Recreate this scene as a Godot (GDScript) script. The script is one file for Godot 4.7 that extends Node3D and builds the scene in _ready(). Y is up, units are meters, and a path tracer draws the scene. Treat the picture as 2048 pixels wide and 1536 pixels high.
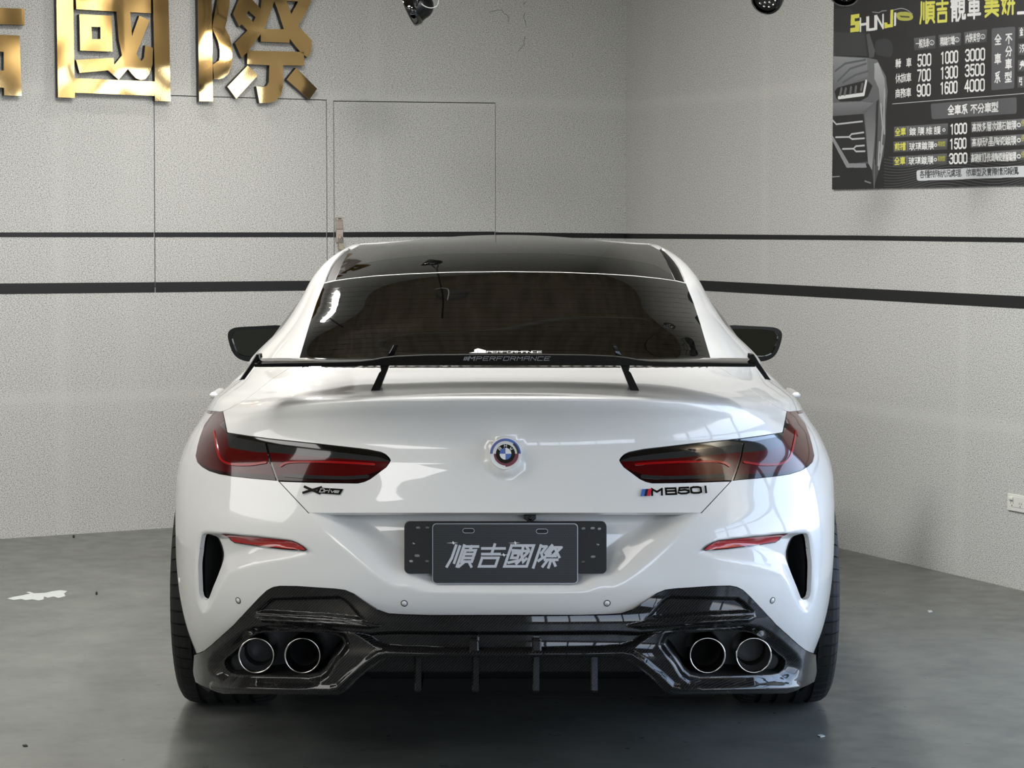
extends Node3D
# A white coupe parked nose-in to the corner of a detailing bay, seen from behind.
# Units are metres. The car's centre plane is x = 0, its rearmost point z = 0, its nose at z = -5.07.

const F := 4600.0          # focal length in pixels of the 2048 x 1536 frame
const EYE := Vector3(0, 1.42, 5.64)
var cam_basis: Basis
var mats := {}
var car: Node3D

# ---------- the camera as a surveying tool: pixel -> direction, point -> pixel ----------
func ray(p: Vector2) -> Vector3:
	return (cam_basis * Vector3((p.x - 1024.0) / F, (768.0 - p.y) / F, -1.0))

func proj(w: Vector3) -> Vector2:
	var q := (w - EYE) * cam_basis
	return Vector2(1024.0 - F * q.x / q.z, 768.0 + F * q.y / q.z)

func at_plane(p: Vector2, o: Vector3, n: Vector3) -> Vector3:
	var d := ray(p)
	return EYE + d * ((o - EYE).dot(n) / d.dot(n))

func at_z(px: float, py: float, z: float) -> Vector3:
	return at_plane(Vector2(px, py), Vector3(0, 0, z), Vector3(0, 0, 1))

func at_floor(px: float, py: float) -> Vector3:
	return at_plane(Vector2(px, py), Vector3.ZERO, Vector3.UP)

func pts(a: Array, origin := Vector2.ZERO, scale := 1.0) -> PackedVector2Array:   # [x, y, x, y, ...] traced in a zoomed crop -> photo pixels
	var r := PackedVector2Array()
	for i in range(0, a.size(), 2):
		r.append(origin + Vector2(a[i], a[i + 1]) / scale)
	return r

func mirror_px(a: PackedVector2Array) -> PackedVector2Array:
	var r := PackedVector2Array()
	for p in a:
		r.append(Vector2(2020.0 - p.x, p.y))
	r.reverse()
	return r

# ---------- mesh builder ----------
class MB:
	var st := SurfaceTool.new()
	var n := 0
	func _init() -> void:
		st.begin(Mesh.PRIMITIVE_TRIANGLES)
	func tri(a: Vector3, b: Vector3, c: Vector3, g := 0) -> void:    # counter-clockwise seen from outside
		if (b - a).cross(c - a).length_squared() < 1e-18:
			return
		st.set_smooth_group(g)
		st.add_vertex(a); st.add_vertex(c); st.add_vertex(b)
		n += 1
	func quad(a: Vector3, b: Vector3, c: Vector3, d: Vector3, g := 0) -> void:
		tri(a, b, c, g); tri(a, c, d, g)
	func tri_uv(a: Vector3, b: Vector3, c: Vector3, ua: Vector2, ub: Vector2, uc: Vector2, g := 0) -> void:
		st.set_smooth_group(g)
		st.set_uv(ua); st.add_vertex(a); st.set_uv(uc); st.add_vertex(c); st.set_uv(ub); st.add_vertex(b)
		n += 1
	var own_v := PackedVector3Array()      # vertices that bring their own normals
	var own_n := PackedVector3Array()
	var own_i := PackedInt32Array()
	func own(p: Vector3, nn: Vector3) -> int:
		own_v.append(p)
		own_n.append(nn)
		return own_v.size() - 1
	func done() -> ArrayMesh:
		var a := []
		a.resize(Mesh.ARRAY_MAX)
		if n > own_i.size() / 3:
			st.generate_normals()
			st.index()
			if own_v.is_empty():
				return st.commit()
			a = st.commit_to_arrays()
		var v := PackedVector3Array()
		var nn := PackedVector3Array()
		var ix := PackedInt32Array()
		if a[Mesh.ARRAY_VERTEX] != null:
			v = a[Mesh.ARRAY_VERTEX]; nn = a[Mesh.ARRAY_NORMAL]; ix = a[Mesh.ARRAY_INDEX]
		var first := v.size()
		v.append_array(own_v); nn.append_array(own_n)
		for i in own_i: ix.append(first + i)
		var r := []
		r.resize(Mesh.ARRAY_MAX)
		r[Mesh.ARRAY_VERTEX] = v; r[Mesh.ARRAY_NORMAL] = nn; r[Mesh.ARRAY_INDEX] = ix
		var m := ArrayMesh.new()
		m.add_surface_from_arrays(Mesh.PRIMITIVE_TRIANGLES, r)
		return m

const FLAT := 4294967295

func obj(called: String, mesh: Mesh, m: Material, parent: Node, label := "") -> MeshInstance3D:
	var o := MeshInstance3D.new()
	o.name = numbered(called, parent)
	o.mesh = mesh
	o.material_override = null
	if mesh is PrimitiveMesh:
		(mesh as PrimitiveMesh).material = m
	else:
		for i in mesh.get_surface_count():
			mesh.surface_set_material(i, m)
	o.cast_shadow = GeometryInstance3D.SHADOW_CASTING_SETTING_ON
	parent.add_child(o, true)
	if label != "":
		o.set_meta("label", label)
	return o

var used := {}
func numbered(called: String, parent: Node) -> String:
	var key := str(parent.get_instance_id()) + called
	used[key] = used.get(key, -1) + 1
	return called if used[key] == 0 else "%s_%03d" % [called, used[key]]

func tag(o: Node, label: String, category: String, group := "", kind := "") -> void:
	o.set_meta("label", label)
	o.set_meta("category", category)
	if group != "": o.set_meta("group", group)
	if kind != "": o.set_meta("kind", kind)

func thing(called: String, label: String, category: String, at := Vector3.ZERO, group := "") -> Node3D:
	var o := Node3D.new()
	o.name = numbered(called, self)
	add_child(o, true)
	o.position = at
	tag(o, label, category, group)
	return o

func structure(called: String, mesh: Mesh, m: Material, label: String, category: String) -> MeshInstance3D:
	var o := obj(called, mesh, m, self)
	tag(o, label, category, "", "structure")
	return o

# ---------- shapes ----------
func add_box(b: MB, c: Vector3, s: Vector3, x := Basis.IDENTITY, bevel := 0.0) -> void:
	var h := s * 0.5
	var e := minf(bevel, minf(h.x, minf(h.y, h.z)) * 0.9)
	var f := func(sx: float, sy: float, sz: float, ax: int) -> Vector3:
		var p := Vector3(sx * (h.x - (e if ax != 0 else 0.0)), sy * (h.y - (e if ax != 1 else 0.0)), sz * (h.z - (e if ax != 2 else 0.0)))
		return c + x * p
	for s1 in [-1.0, 1.0]:
		_face(b, f.call(s1, -1, -1, 0), f.call(s1, 1, -1, 0), f.call(s1, 1, 1, 0), f.call(s1, -1, 1, 0), c)
		_face(b, f.call(-1, s1, -1, 1), f.call(1, s1, -1, 1), f.call(1, s1, 1, 1), f.call(-1, s1, 1, 1), c)
		_face(b, f.call(-1, -1, s1, 2), f.call(1, -1, s1, 2), f.call(1, 1, s1, 2), f.call(-1, 1, s1, 2), c)
		if e > 0.0:
			for s2 in [-1.0, 1.0]:
				_face(b, f.call(s1, s2, -1, 0), f.call(s1, s2, 1, 0), f.call(s1, s2, 1, 1), f.call(s1, s2, -1, 1), c)
				_face(b, f.call(s1, -1, s2, 0), f.call(s1, 1, s2, 0), f.call(s1, 1, s2, 2), f.call(s1, -1, s2, 2), c)
				_face(b, f.call(-1, s1, s2, 1), f.call(1, s1, s2, 1), f.call(1, s1, s2, 2), f.call(-1, s1, s2, 2), c)
				for s3 in [-1.0, 1.0]:
					_tri_out(b, f.call(s1, s2, s3, 0), f.call(s1, s2, s3, 1), f.call(s1, s2, s3, 2), c)

func _face(b: MB, p: Vector3, q: Vector3, r: Vector3, s: Vector3, c: Vector3) -> void:
	if (q - p).cross(r - p).dot((p + r) * 0.5 - c) > 0.0:
		b.quad(p, q, r, s, FLAT)
	else:
		b.quad(s, r, q, p, FLAT)

func _tri_out(b: MB, p: Vector3, q: Vector3, r: Vector3, c: Vector3, g := FLAT) -> void:
	if (q - p).cross(r - p).dot((p + q + r) / 3.0 - c) > 0.0:
		b.tri(p, q, r, g)
	else:
		b.tri(p, r, q, g)

func box(c: Vector3, s: Vector3, x := Basis.IDENTITY, bevel := 0.0) -> ArrayMesh:
	var b := MB.new()
	add_box(b, c, s, x, bevel)
	return b.done()

func add_tube(b: MB, path: PackedVector3Array, r: float, k := 8, caps := true) -> void:
	var rings := []
	var up := Vector3.UP
	for i in path.size():
		var t := (path[mini(i + 1, path.size() - 1)] - path[maxi(i - 1, 0)]).normalized()
		if absf(t.dot(up)) > 0.95: up = Vector3.RIGHT if absf(t.x) < 0.9 else Vector3.BACK
		var u := t.cross(up).normalized()
		up = u.cross(t).normalized()
		var ring := PackedVector3Array()
		for j in k:
			var a := TAU * j / k
			ring.append(path[i] + (u * cos(a) + up * sin(a)) * r)
		rings.append(ring)
	for i in rings.size() - 1:
		for j in k:
			var j2 := (j + 1) % k
			b.quad(rings[i][j], rings[i][j2], rings[i + 1][j2], rings[i + 1][j], 1)
	if caps:
		for j in range(1, k - 1):
			b.tri(rings[0][0], rings[0][j + 1], rings[0][j], FLAT)
			b.tri(rings[-1][0], rings[-1][j], rings[-1][j + 1], FLAT)

# profile of (radius, along axis) swept round axis; runs so that outside is on the right-hand side of travel
func add_lathe(b: MB, prof: PackedVector2Array, o: Vector3, axis: Vector3, k := 32, g := 1) -> void:
	var u := axis.cross(Vector3.UP if absf(axis.y) < 0.9 else Vector3.RIGHT).normalized()
	var v := axis.cross(u)
	for i in prof.size() - 1:
		for j in k:
			var a := TAU * j / k
			var c := TAU * (j + 1) / k
			var da := u * cos(a) + v * sin(a)
			var dc := u * cos(c) + v * sin(c)
			var p := prof[i]
			var q := prof[i + 1]
			b.quad(o + da * p.x + axis * p.y, o + dc * p.x + axis * p.y, o + dc * q.x + axis * q.y, o + da * q.x + axis * q.y, g)

# ---------- polygons with holes, extruded on a plane (origin o, axes x, y, outward n) ----------
func area2(p: PackedVector2Array) -> float:
	var s := 0.0
	for i in p.size():
		var q := p[(i + 1) % p.size()]
		s += p[i].x * q.y - q.x * p[i].y
	return s * 0.5

func ccw(p: PackedVector2Array) -> PackedVector2Array:
	if area2(p) < 0.0:
		p = p.duplicate()
		p.reverse()
	return p

func pieces(poly: PackedVector2Array, holes: Array) -> Array:
	var list := [ccw(poly)]
	for h in holes:
		var lo := Vector2(1e9, 1e9)
		var hi := -lo
		for p in poly:
			lo = lo.min(p); hi = hi.max(p)
		var mid := 0.0
		for p in h:
			mid += p.x / h.size()
		var next := []
		for half in [[lo.x - 1.0, mid], [mid, hi.x + 1.0]]:
			var bx := PackedVector2Array([Vector2(half[0], lo.y - 1), Vector2(half[1], lo.y - 1), Vector2(half[1], hi.y + 1), Vector2(half[0], hi.y + 1)])
			for q in list:
				for r in Geometry2D.intersect_polygons(q, bx):
					for s in Geometry2D.clip_polygons(r, h):
						if not Geometry2D.is_polygon_clockwise(s): next.append(s)
		list = next
	return list

func tri2(poly: PackedVector2Array) -> PackedInt32Array:
	var t := Geometry2D.triangulate_polygon(poly)
	if t.is_empty() and poly.size() > 2:
		t = Geometry2D.triangulate_delaunay(poly)
	return t

func add_extrude(b: MB, poly: PackedVector2Array, holes: Array, o: Vector3, x: Vector3, y: Vector3, depth: float, bevel := 0.0) -> void:
	var n := x.cross(y).normalized()
	var unit := 1000.0
	var big := PackedVector2Array()
	for p in ccw(poly): big.append(p * unit)
	var bh := []
	for h in holes:
		var r := PackedVector2Array()
		for p in ccw(h): r.append(p * unit)
		bh.append(r)
	var top := [big]
	if bevel > 0.0:
		top = Geometry2D.offset_polygon(big, -bevel * unit)
	var f := func(p: Vector2, z: float) -> Vector3: return o + (x * p.x + y * p.y) / unit + n * z
	for tp in top:
		if Geometry2D.is_polygon_clockwise(tp): continue
		for q in pieces(tp, bh):
			var t := tri2(q)
			for i in range(0, t.size(), 3):
				var a: Vector2 = q[t[i]]
				var c: Vector2 = q[t[i + 1]]
				var d: Vector2 = q[t[i + 2]]
				if (c - a).cross(d - a) < 0.0:
					var s := c
					c = d; d = s
				b.tri(f.call(a, depth), f.call(c, depth), f.call(d, depth), FLAT)
		if bevel > 0.0:      # bevel strip between the inset outline and the full one: nearest-point skirts
			_strip(b, tp, big, f, depth, depth - bevel)
	for i in big.size():
		var p := big[i]
		var q := big[(i + 1) % big.size()]
		b.quad(f.call(p, 0.0), f.call(q, 0.0), f.call(q, depth - bevel), f.call(p, depth - bevel), FLAT)
	for h in bh:
		for i in h.size():
			var p: Vector2 = h[i]
			var q: Vector2 = h[(i + 1) % h.size()]
			b.quad(f.call(q, 0.0), f.call(p, 0.0), f.call(p, depth), f.call(q, depth), FLAT)

func _strip(b: MB, inner: PackedVector2Array, outer: PackedVector2Array, f: Callable, zi: float, zo: float) -> void:
	# walk both outlines together, always advancing the one whose next point is nearer
	var i := 0
	var j := 0
	var best := 1e18
	for k in outer.size():
		var d := inner[0].distance_squared_to(outer[k])
		if d < best:
			best = d; j = k
	var j0 := j
	var ni := inner.size()
	var nj := outer.size()
	var si := 0
	var sj := 0
	while si < ni or sj < nj:
		var a := inner[(i + si) % ni]
		var c := outer[(j0 + sj) % nj]
		var a2 := inner[(i + si + 1) % ni]
		var c2 := outer[(j0 + sj + 1) % nj]
		if sj >= nj or (si < ni and a2.distance_squared_to(c) < a.distance_squared_to(c2)):
			b.tri(f.call(a, zi), f.call(c, zo), f.call(a2, zi), FLAT); si += 1
		else:
			b.tri(f.call(a, zi), f.call(c, zo), f.call(c2, zo), FLAT); sj += 1

func extrude(poly: PackedVector2Array, holes: Array, o: Vector3, x: Vector3, y: Vector3, depth: float, bevel := 0.0) -> ArrayMesh:
	var b := MB.new()
	add_extrude(b, poly, holes, o, x, y, depth, bevel)
	return b.done()

func rounded(w: float, h: float, r: float, c := Vector2.ZERO, k := 5) -> PackedVector2Array:
	var a := PackedVector2Array()
	for q in 4:
		var o := Vector2((w * 0.5 - r) * [1, -1, -1, 1][q], (h * 0.5 - r) * [1, 1, -1, -1][q])
		for i in k + 1:
			var t := (q + float(i) / k) * PI * 0.5
			a.append(c + o + Vector2(cos(t), sin(t)) * r)
	return a

func circle(c: Vector2, r: float, k := 24) -> PackedVector2Array:
	var a := PackedVector2Array()
	for i in k:
		a.append(c + Vector2(cos(TAU * i / k), sin(TAU * i / k)) * r)
	return a

func smooth_poly(a: PackedVector2Array, sub := 4, closed := true) -> PackedVector2Array:   # Catmull-Rom through the points
	var r := PackedVector2Array()
	var n := a.size()
	var last := n if closed else n - 1
	for i in last:
		var p0 := a[(i - 1 + n) % n] if closed else a[maxi(i - 1, 0)]
		var p3 := a[(i + 2) % n] if closed else a[mini(i + 2, n - 1)]
		for k in sub:
			r.append(a[i].cubic_interpolate(a[(i + 1) % n], p0, p3, float(k) / sub))
	if not closed: r.append(a[n - 1])
	return r

func dist_line(p: Vector2, a: PackedVector2Array, closed := false) -> float:
	var best := 1e9
	for i in (a.size() if closed else a.size() - 1):
		best = minf(best, p.distance_to(Geometry2D.get_closest_point_to_segment(p, a[i], a[(i + 1) % a.size()])))
	return best

# ---------- materials ----------
func mat(key: String, c: Color, rough := 0.5, metal := 0.0, coat := 0.0) -> StandardMaterial3D:
	if mats.has(key): return mats[key]
	var m := StandardMaterial3D.new()
	m.resource_name = key
	m.albedo_color = c
	m.roughness = rough
	m.metallic = metal
	if coat > 0.0:
		m.clearcoat_enabled = true
		m.clearcoat = coat
		m.clearcoat_roughness = 0.02
	mats[key] = m
	return m

func noise_tex(freq: float, size: int, sd: int, kind: int, stops: Array, octaves := 3, normal := false, bump := 4.0) -> NoiseTexture2D:
	var nz := FastNoiseLite.new()
	nz.noise_type = kind
	nz.seed = sd
	nz.frequency = freq
	nz.fractal_octaves = octaves
	nz.fractal_type = FastNoiseLite.FRACTAL_FBM if octaves > 1 else FastNoiseLite.FRACTAL_NONE
	var t := NoiseTexture2D.new()
	t.width = size
	t.height = size
	t.seamless = true
	t.normalize = true
	t.noise = nz
	if normal:
		t.as_normal_map = true
		t.bump_strength = bump
	else:
		var g := Gradient.new()
		g.offsets = PackedFloat32Array(stops.map(func(s): return s[0]))
		g.colors = PackedColorArray(stops.map(func(s): return s[1]))
		t.color_ramp = g
	return t

func grey(v: float) -> Color:
	return Color(v, v, v)

# ---------- a bicubic surface through a net of points (left half of the car; the right half mirrors it) ----------
class Net:
	var p := []             # p[row][col]
	var tu := []
	var tv := []
	var tw := []
	var ku := PackedFloat32Array()
	var kv := PackedFloat32Array()
	var host
	var table := []         # [uv, pixel]
	func setup(rows: Array, h) -> void:
		p = rows
		host = h
		var nr := rows.size()
		var nc: int = rows[0].size()
		ku = _knots(nc, func(c: int) -> float:
			var s := 0.0
			for r in nr: s += (rows[r][c] as Vector3).distance_to(rows[r][c - 1])
			return s / nr)
		kv = _knots(nr, func(r: int) -> float:
			var s := 0.0
			for c in nc: s += (rows[r][c] as Vector3).distance_to(rows[r - 1][c])
			return s / nc)
		tu = []; tv = []; tw = []
		for r in nr:
			var a := []
			for c in nc: a.append(_tan(func(k): return rows[r][k], ku, c, c == 0))
			tu.append(a)
		for r in nr:
			var a := []
			for c in nc: a.append(_tan(func(k): return rows[k][c], kv, r, false))
			tv.append(a)
		for r in nr:
			var a := []
			for c in nc: a.append(_tan(func(k): return tu[k][c], kv, r, false))
			tw.append(a)
	func _knots(n: int, step: Callable) -> PackedFloat32Array:
		var k := PackedFloat32Array([0.0])
		for i in range(1, n): k.append(k[-1] + maxf(step.call(i), 0.004))
		return k
	func _tan(g: Callable, k: PackedFloat32Array, i: int, axis: bool) -> Vector3:
		if axis:                 # on the centre plane: level across
			var d: Vector3 = g.call(i + 1) - g.call(i)
			return Vector3(d.x / (k[i + 1] - k[i]), 0, 0)
		if i == 0: return (g.call(1) - g.call(0)) / (k[1] - k[0])
		if i == k.size() - 1: return (g.call(i) - g.call(i - 1)) / (k[i] - k[i - 1])
		var h0 := k[i] - k[i - 1]
		var h1 := k[i + 1] - k[i]
		var d0: Vector3 = (g.call(i) - g.call(i - 1)) / h0
		var d1: Vector3 = (g.call(i + 1) - g.call(i)) / h1
		var t: Vector3 = (d0 * h1 + d1 * h0) / (h0 + h1)
		return t
	func _cell(k: PackedFloat32Array, x: float) -> int:
		return clampi(k.bsearch(x, false) - 1, 0, k.size() - 2)
	func at(u: float, v: float) -> Vector3:
		var i := _cell(ku, u)
		var j := _cell(kv, v)
		var hu := ku[i + 1] - ku[i]
		var hv := kv[j + 1] - kv[j]
		var s := clampf((u - ku[i]) / hu, 0.0, 1.0)
		var t := clampf((v - kv[j]) / hv, 0.0, 1.0)
		var a := _h(s, hu)
		var q := []
		for r in [j, j + 1]:
			q.append(p[r][i] * a[0] + p[r][i + 1] * a[1] + tu[r][i] * a[2] + tu[r][i + 1] * a[3])
			q.append(tv[r][i] * a[0] + tv[r][i + 1] * a[1] + tw[r][i] * a[2] + tw[r][i + 1] * a[3])
		var b := _h(t, hv)
		return q[0] * b[0] + q[2] * b[1] + q[1] * b[2] + q[3] * b[3]
	func _h(t: float, h: float) -> Array:
		var t2 := t * t
		var t3 := t2 * t
		return [2 * t3 - 3 * t2 + 1, 3 * t2 - 2 * t3, (t3 - 2 * t2 + t) * h, (t3 - t2) * h]
	func normal(u: float, v: float) -> Vector3:
		var e := 0.002
		var du := at(minf(u + e, ku[-1]), v) - at(maxf(u - e, 0.0), v)
		var dv := at(u, minf(v + e, kv[-1])) - at(u, maxf(v - e, 0.0))
		if u < e: du.y = 0.0; du.z = 0.0
		var n := dv.cross(du)
		return n.normalized() if n.length_squared() > 1e-14 else Vector3.UP
	func faces(uv: Vector2) -> bool:
		return normal(uv.x, uv.y).dot(EYE - at(uv.x, uv.y)) > 0.0
	func make_table(u1: float, v0: float, v1: float, view: Callable, facing := true) -> Array:
		var a := []
		for i in 61:
			for j in 121:
				var uv := Vector2(u1 * i / 60.0, lerpf(v0, v1, j / 120.0))
				if facing and not faces(uv): continue
				a.append([uv, view.call(at(uv.x, uv.y))])
		return a
	func find(q: Vector2, tab: Array, view: Callable) -> Vector2:
		var best := 1e18
		var uv := Vector2.ZERO
		for e in tab:
			var d: float = q.distance_squared_to(e[1])
			if d < best:
				best = d; uv = e[0]
		var e := 0.001
		for k in 12:
			var f: Vector2 = view.call(at(uv.x, uv.y))
			var r := q - f
			if r.length() < 0.0005 * maxf(1.0, q.length() * 0.02): break
			var fu: Vector2 = (view.call(at(uv.x + e, uv.y)) - f) / e
			var fv: Vector2 = (view.call(at(uv.x, uv.y + e)) - f) / e
			var det := fu.cross(fv)
			if absf(det) < 1e-9: break
			var d := Vector2(r.cross(fv), fu.cross(r)) / det
			d = d.limit_length(0.05)
			var nx := Vector2(clampf(uv.x + d.x, 0.0, ku[-1] - 0.002), clampf(uv.y + d.y, 0.0, kv[-1] - 0.002))
			if (view.call(at(nx.x, nx.y)) as Vector2).distance_to(q) > f.distance_to(q) + 1e-6:
				nx = uv + d * 0.3
			if tab == table and not faces(nx):
				nx = uv + d * 0.25
				if not faces(nx): break
			if true:
				nx = nx.clamp(Vector2.ZERO, Vector2(ku[-1] - 0.002, kv[-1] - 0.002))
			uv = nx
		return uv
	func px(q: Vector2) -> Vector2:           # photo pixel (left half) -> uv
		return find(q, table, host.proj)

const UVS := 1000.0       # clipping works on thousandths of the surface's units

func poly_uv(net: Net, a: PackedVector2Array, step := 12.0) -> PackedVector2Array:
	var r := PackedVector2Array()
	for i in a.size():
		var p := a[i]
		var q := a[(i + 1) % a.size()]
		var k := maxi(1, int(ceil(p.distance_to(q) / step)))
		for j in k:
			var w := p.lerp(q, float(j) / k)
			if w.x > 1009.5:
				var m := net.px(Vector2(1010, w.y))
				r.append(Vector2(-0.02, m.y) * UVS)
			else:
				r.append(net.px(w) * UVS)
	return ccw(r)

func rect_uv(u0: float, v0: float, u1: float, v1: float) -> PackedVector2Array:
	return PackedVector2Array([Vector2(u0, v0) * UVS, Vector2(u1, v0) * UVS, Vector2(u1, v1) * UVS, Vector2(u0, v1) * UVS])

func minus(list: Array, cut: Array) -> Array:      # polygons without holes that cover list less cut
	var out := list
	for c in cut:
		var next := []
		for q in out:
			var parts := Geometry2D.clip_polygons(q, c)
			var holed := false
			for s in parts:
				if Geometry2D.is_polygon_clockwise(s): holed = true
			if holed:
				next.append_array(pieces(q, [c]))
			else:
				next.append_array(parts)
		out = next
	return out

func shrink(poly: PackedVector2Array, by: float) -> Array:
	var r := []
	for q in Geometry2D.offset_polygon(poly, -by * UVS, Geometry2D.JOIN_MITER):
		if not Geometry2D.is_polygon_clockwise(q): r.append(q)
	return r

# The part of the net inside the polygons as one mesh: every vertex on the surface, moved along its normal by lift(pixel, point), with a rim turned inwards at its edges.
func skin(b: MB, net: Net, polys: Array, step: float, lift: Callable, rim: float, sides := [1.0, -1.0], g := 1) -> void:
	var cache := {}
	var vert := func(q: Vector2) -> Array:
		var k := Vector2i((q * 100.0).round())
		if not cache.has(k):
			var u := maxf(k.x / (100.0 * UVS), 0.0)
			var v := clampf(k.y / (100.0 * UVS), 0.0, net.kv[-1])
			u = minf(u, net.ku[-1])
			var w := net.at(u, v)
			var n := net.normal(u, v)
			var d: float = lift.call(proj(w), w)
			# the true normal of the lifted surface, from two neighbours
			var e := clampf(step * 0.8, 0.002, 0.004)
			var du := e if u + e <= net.ku[-1] else -e
			var dv := e if v + e <= net.kv[-1] else -e
			var wu := net.at(u + du, v)
			var wv := net.at(u, v + dv)
			wu += n * (lift.call(proj(wu), wu) as float)
			wv += n * (lift.call(proj(wv), wv) as float)
			w += n * d
			var tn := (wv - w).cross(wu - w) * signf(du * dv)
			tn = tn.normalized() if tn.length_squared() > 1e-16 else n
			if k.x <= 0:
				w.x = 0.0; n.x = 0.0; tn.x = 0.0
				tn = tn.normalized()
			var ids := []
			for side in sides:
				ids.append(b.own(w * Vector3(side, 1, 1), tn * Vector3(side, 1, 1)))
			cache[k] = [w, n, k, ids]
		return cache[k]
	var edges := {}
	var s := step * UVS
	var emit := func(a: Array, c: Array, d: Array) -> void:
		for i in sides.size():
			b.n += 1
			if sides[i] > 0: b.own_i.append_array([a[3][i], c[3][i], d[3][i]])
			else: b.own_i.append_array([a[3][i], d[3][i], c[3][i]])
		for e in [[a, c], [c, d], [d, a]]:
			var back := Vector4i(e[1][2].x, e[1][2].y, e[0][2].x, e[0][2].y)
			if edges.has(back): edges.erase(back)
			else: edges[Vector4i(e[0][2].x, e[0][2].y, e[1][2].x, e[1][2].y)] = e
	for poly in polys:
		var lo := Vector2(1e9, 1e9)
		var hi := -lo
		for q in poly:
			lo = lo.min(q); hi = hi.max(q)
		lo = lo.max(Vector2.ZERO)
		var touched := {}
		for i in poly.size():
			var p: Vector2 = poly[i]
			var q: Vector2 = poly[(i + 1) % poly.size()]
			var k := maxi(2, int(p.distance_to(q) / (s * 0.2)) + 2)
			for j in k + 1:
				var w := p.lerp(q, float(j) / k) / s
				for o in [Vector2(0.002, 0.002), Vector2(-0.002, -0.002), Vector2(0.002, -0.002), Vector2(-0.002, 0.002)]:
					touched[Vector2i((w + o).floor())] = true
		for i in range(int(floor(lo.x / s)), int(ceil(hi.x / s))):
			for j in range(int(floor(lo.y / s)), int(ceil(hi.y / s))):
				var c := Vector2(i, j) * s
				var sq := PackedVector2Array([c, c + Vector2(s, 0), c + Vector2(s, s), c + Vector2(0, s)])
				if touched.has(Vector2i(i, j)):
					for r in Geometry2D.intersect_polygons(poly, sq):
						r = ccw(r)
						var t := tri2(r)
						for k in range(0, t.size(), 3):
							var x: Vector2 = r[t[k]]
							var y: Vector2 = r[t[k + 1]]
							var z: Vector2 = r[t[k + 2]]
							if (y - x).cross(z - x) < 0.0:
								var sw := y
								y = z; z = sw
							emit.call(vert.call(x), vert.call(y), vert.call(z))
				elif Geometry2D.is_point_in_polygon(c + Vector2(s, s) * 0.5, poly):
					var q := [vert.call(sq[0]), vert.call(sq[1]), vert.call(sq[2]), vert.call(sq[3])]
					emit.call(q[0], q[1], q[2]); emit.call(q[0], q[2], q[3])
	if rim > 0.0:
		for e in edges.values():
			var a: Array = e[0]
			var c: Array = e[1]
			if a[2].x <= 0 and c[2].x <= 0: continue
			for side in sides:
				var f := Vector3(side, 1, 1)
				var p: Vector3 = a[0] * f
				var q: Vector3 = c[0] * f
				var p2: Vector3 = (a[0] - a[1] * rim) * f
				var q2: Vector3 = (c[0] - c[1] * rim) * f
				if side > 0: b.quad(p, q, q2, p2, 0)
				else: b.quad(q, p, p2, q2, 0)

func no_lift(_q: Vector2, _w: Vector3) -> float:
	return 0.0

# ---------- the car's painted shell ----------
var shell := Net.new()
const SIDE_Y := [0.0, 0.25, 0.45, 0.6, 0.75, 0.85, 0.9, 0.95, 1.0, 1.1, 1.2, 1.3, 1.34, 1.375, 2.0]
const SIDE_X := [0.90, 0.915, 0.945, 0.955, 0.945, 0.92, 0.885, 0.835, 0.80, 0.735, 0.67, 0.585, 0.53, 0.43, 0.4]
const NOSE_Z := [-4.98, -5.03, -5.06, -5.07, -4.98, -4.75, -4.55, -4.2, -3.75, -3.5, -3.25, -2.98, -2.85, -2.66, -2.6]

func along(xs: Array, ys: Array, x: float) -> float:
	for i in xs.size() - 1:
		if x <= xs[i + 1]: return lerpf(ys[i], ys[i + 1], clampf((x - xs[i]) / (xs[i + 1] - xs[i]), 0, 1))
	return ys[-1]

const FR := [0.0, 0.22, 0.44, 0.64, 0.80, 0.92, 0.98, 1.0]
const HAUNCH := 7

# a ring of the shell: heights (as pixels) of the seven stations from the centre to the haunch, the haunch's pixel x and depth, the centre's depth, squareness
func ring(ys: Array, x6: float, z6: float, z0: float, sq: float) -> Array:
	var r := half_ring(ys, x6, z6, z0, sq)
	var w: float = -r[HAUNCH].x
	var y: float = r[HAUNCH].y
	var wide := along(SIDE_Y, SIDE_X, y)
	var low := clampf((0.80 - y) / 0.1, 0.0, 1.0)
	var z7 := minf(-1.45, z6 - 0.3)
	r.append(Vector3(-lerpf(maxf(wide, w), 0.945, low), y, z7))
	r.append(Vector3(-wide * 0.985, y, -2.75))
	var zn := along(SIDE_Y, NOSE_Z, y)
	for k in [[0.95, 0.92], [0.72, 0.64], [0.0, 0.0]]:
		var z := zn + (-2.75 - zn) * (1.0 - pow(1.0 - pow(k[0], 2.6), 1.0 / 2.6))
		r.append(Vector3(-wide * k[0], y + (0.0 if y < 0.7 else 0.02 * (1.0 - k[0])), minf(z, -2.8)))
	return r

func half_ring(ys: Array, x6: float, z6: float, z0: float, sq: float) -> Array:
	var w := absf(at_z(x6, ys[6], z6).x)
	var len := z0 - z6
	for k in 4:                # the outermost point of the curve as seen from the camera is the outline in the photograph
		var most := 0.0
		for i in 41:
			var t := 0.6 + 0.4 * i / 40.0
			var z := z0 - len * (1.0 - pow(1.0 - pow(t, sq), 1.0 / sq))
			most = maxf(most, 1010.0 - proj(Vector3(-t * w, at_z(1010, ys[6], z).y, z)).x)
		w *= (1010.0 - x6) / most
	var r := []
	for i in FR.size():
		var z := z0 - len * (1.0 - pow(1.0 - pow(FR[i], sq), 1.0 / sq))
		var py: float = ys[i] if i < 6 else (lerpf(ys[5], ys[6], 0.7) if i == 6 else ys[6])
		r.append(Vector3(-FR[i] * w, at_z(1010, py, z).y, z))
	return r

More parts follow.
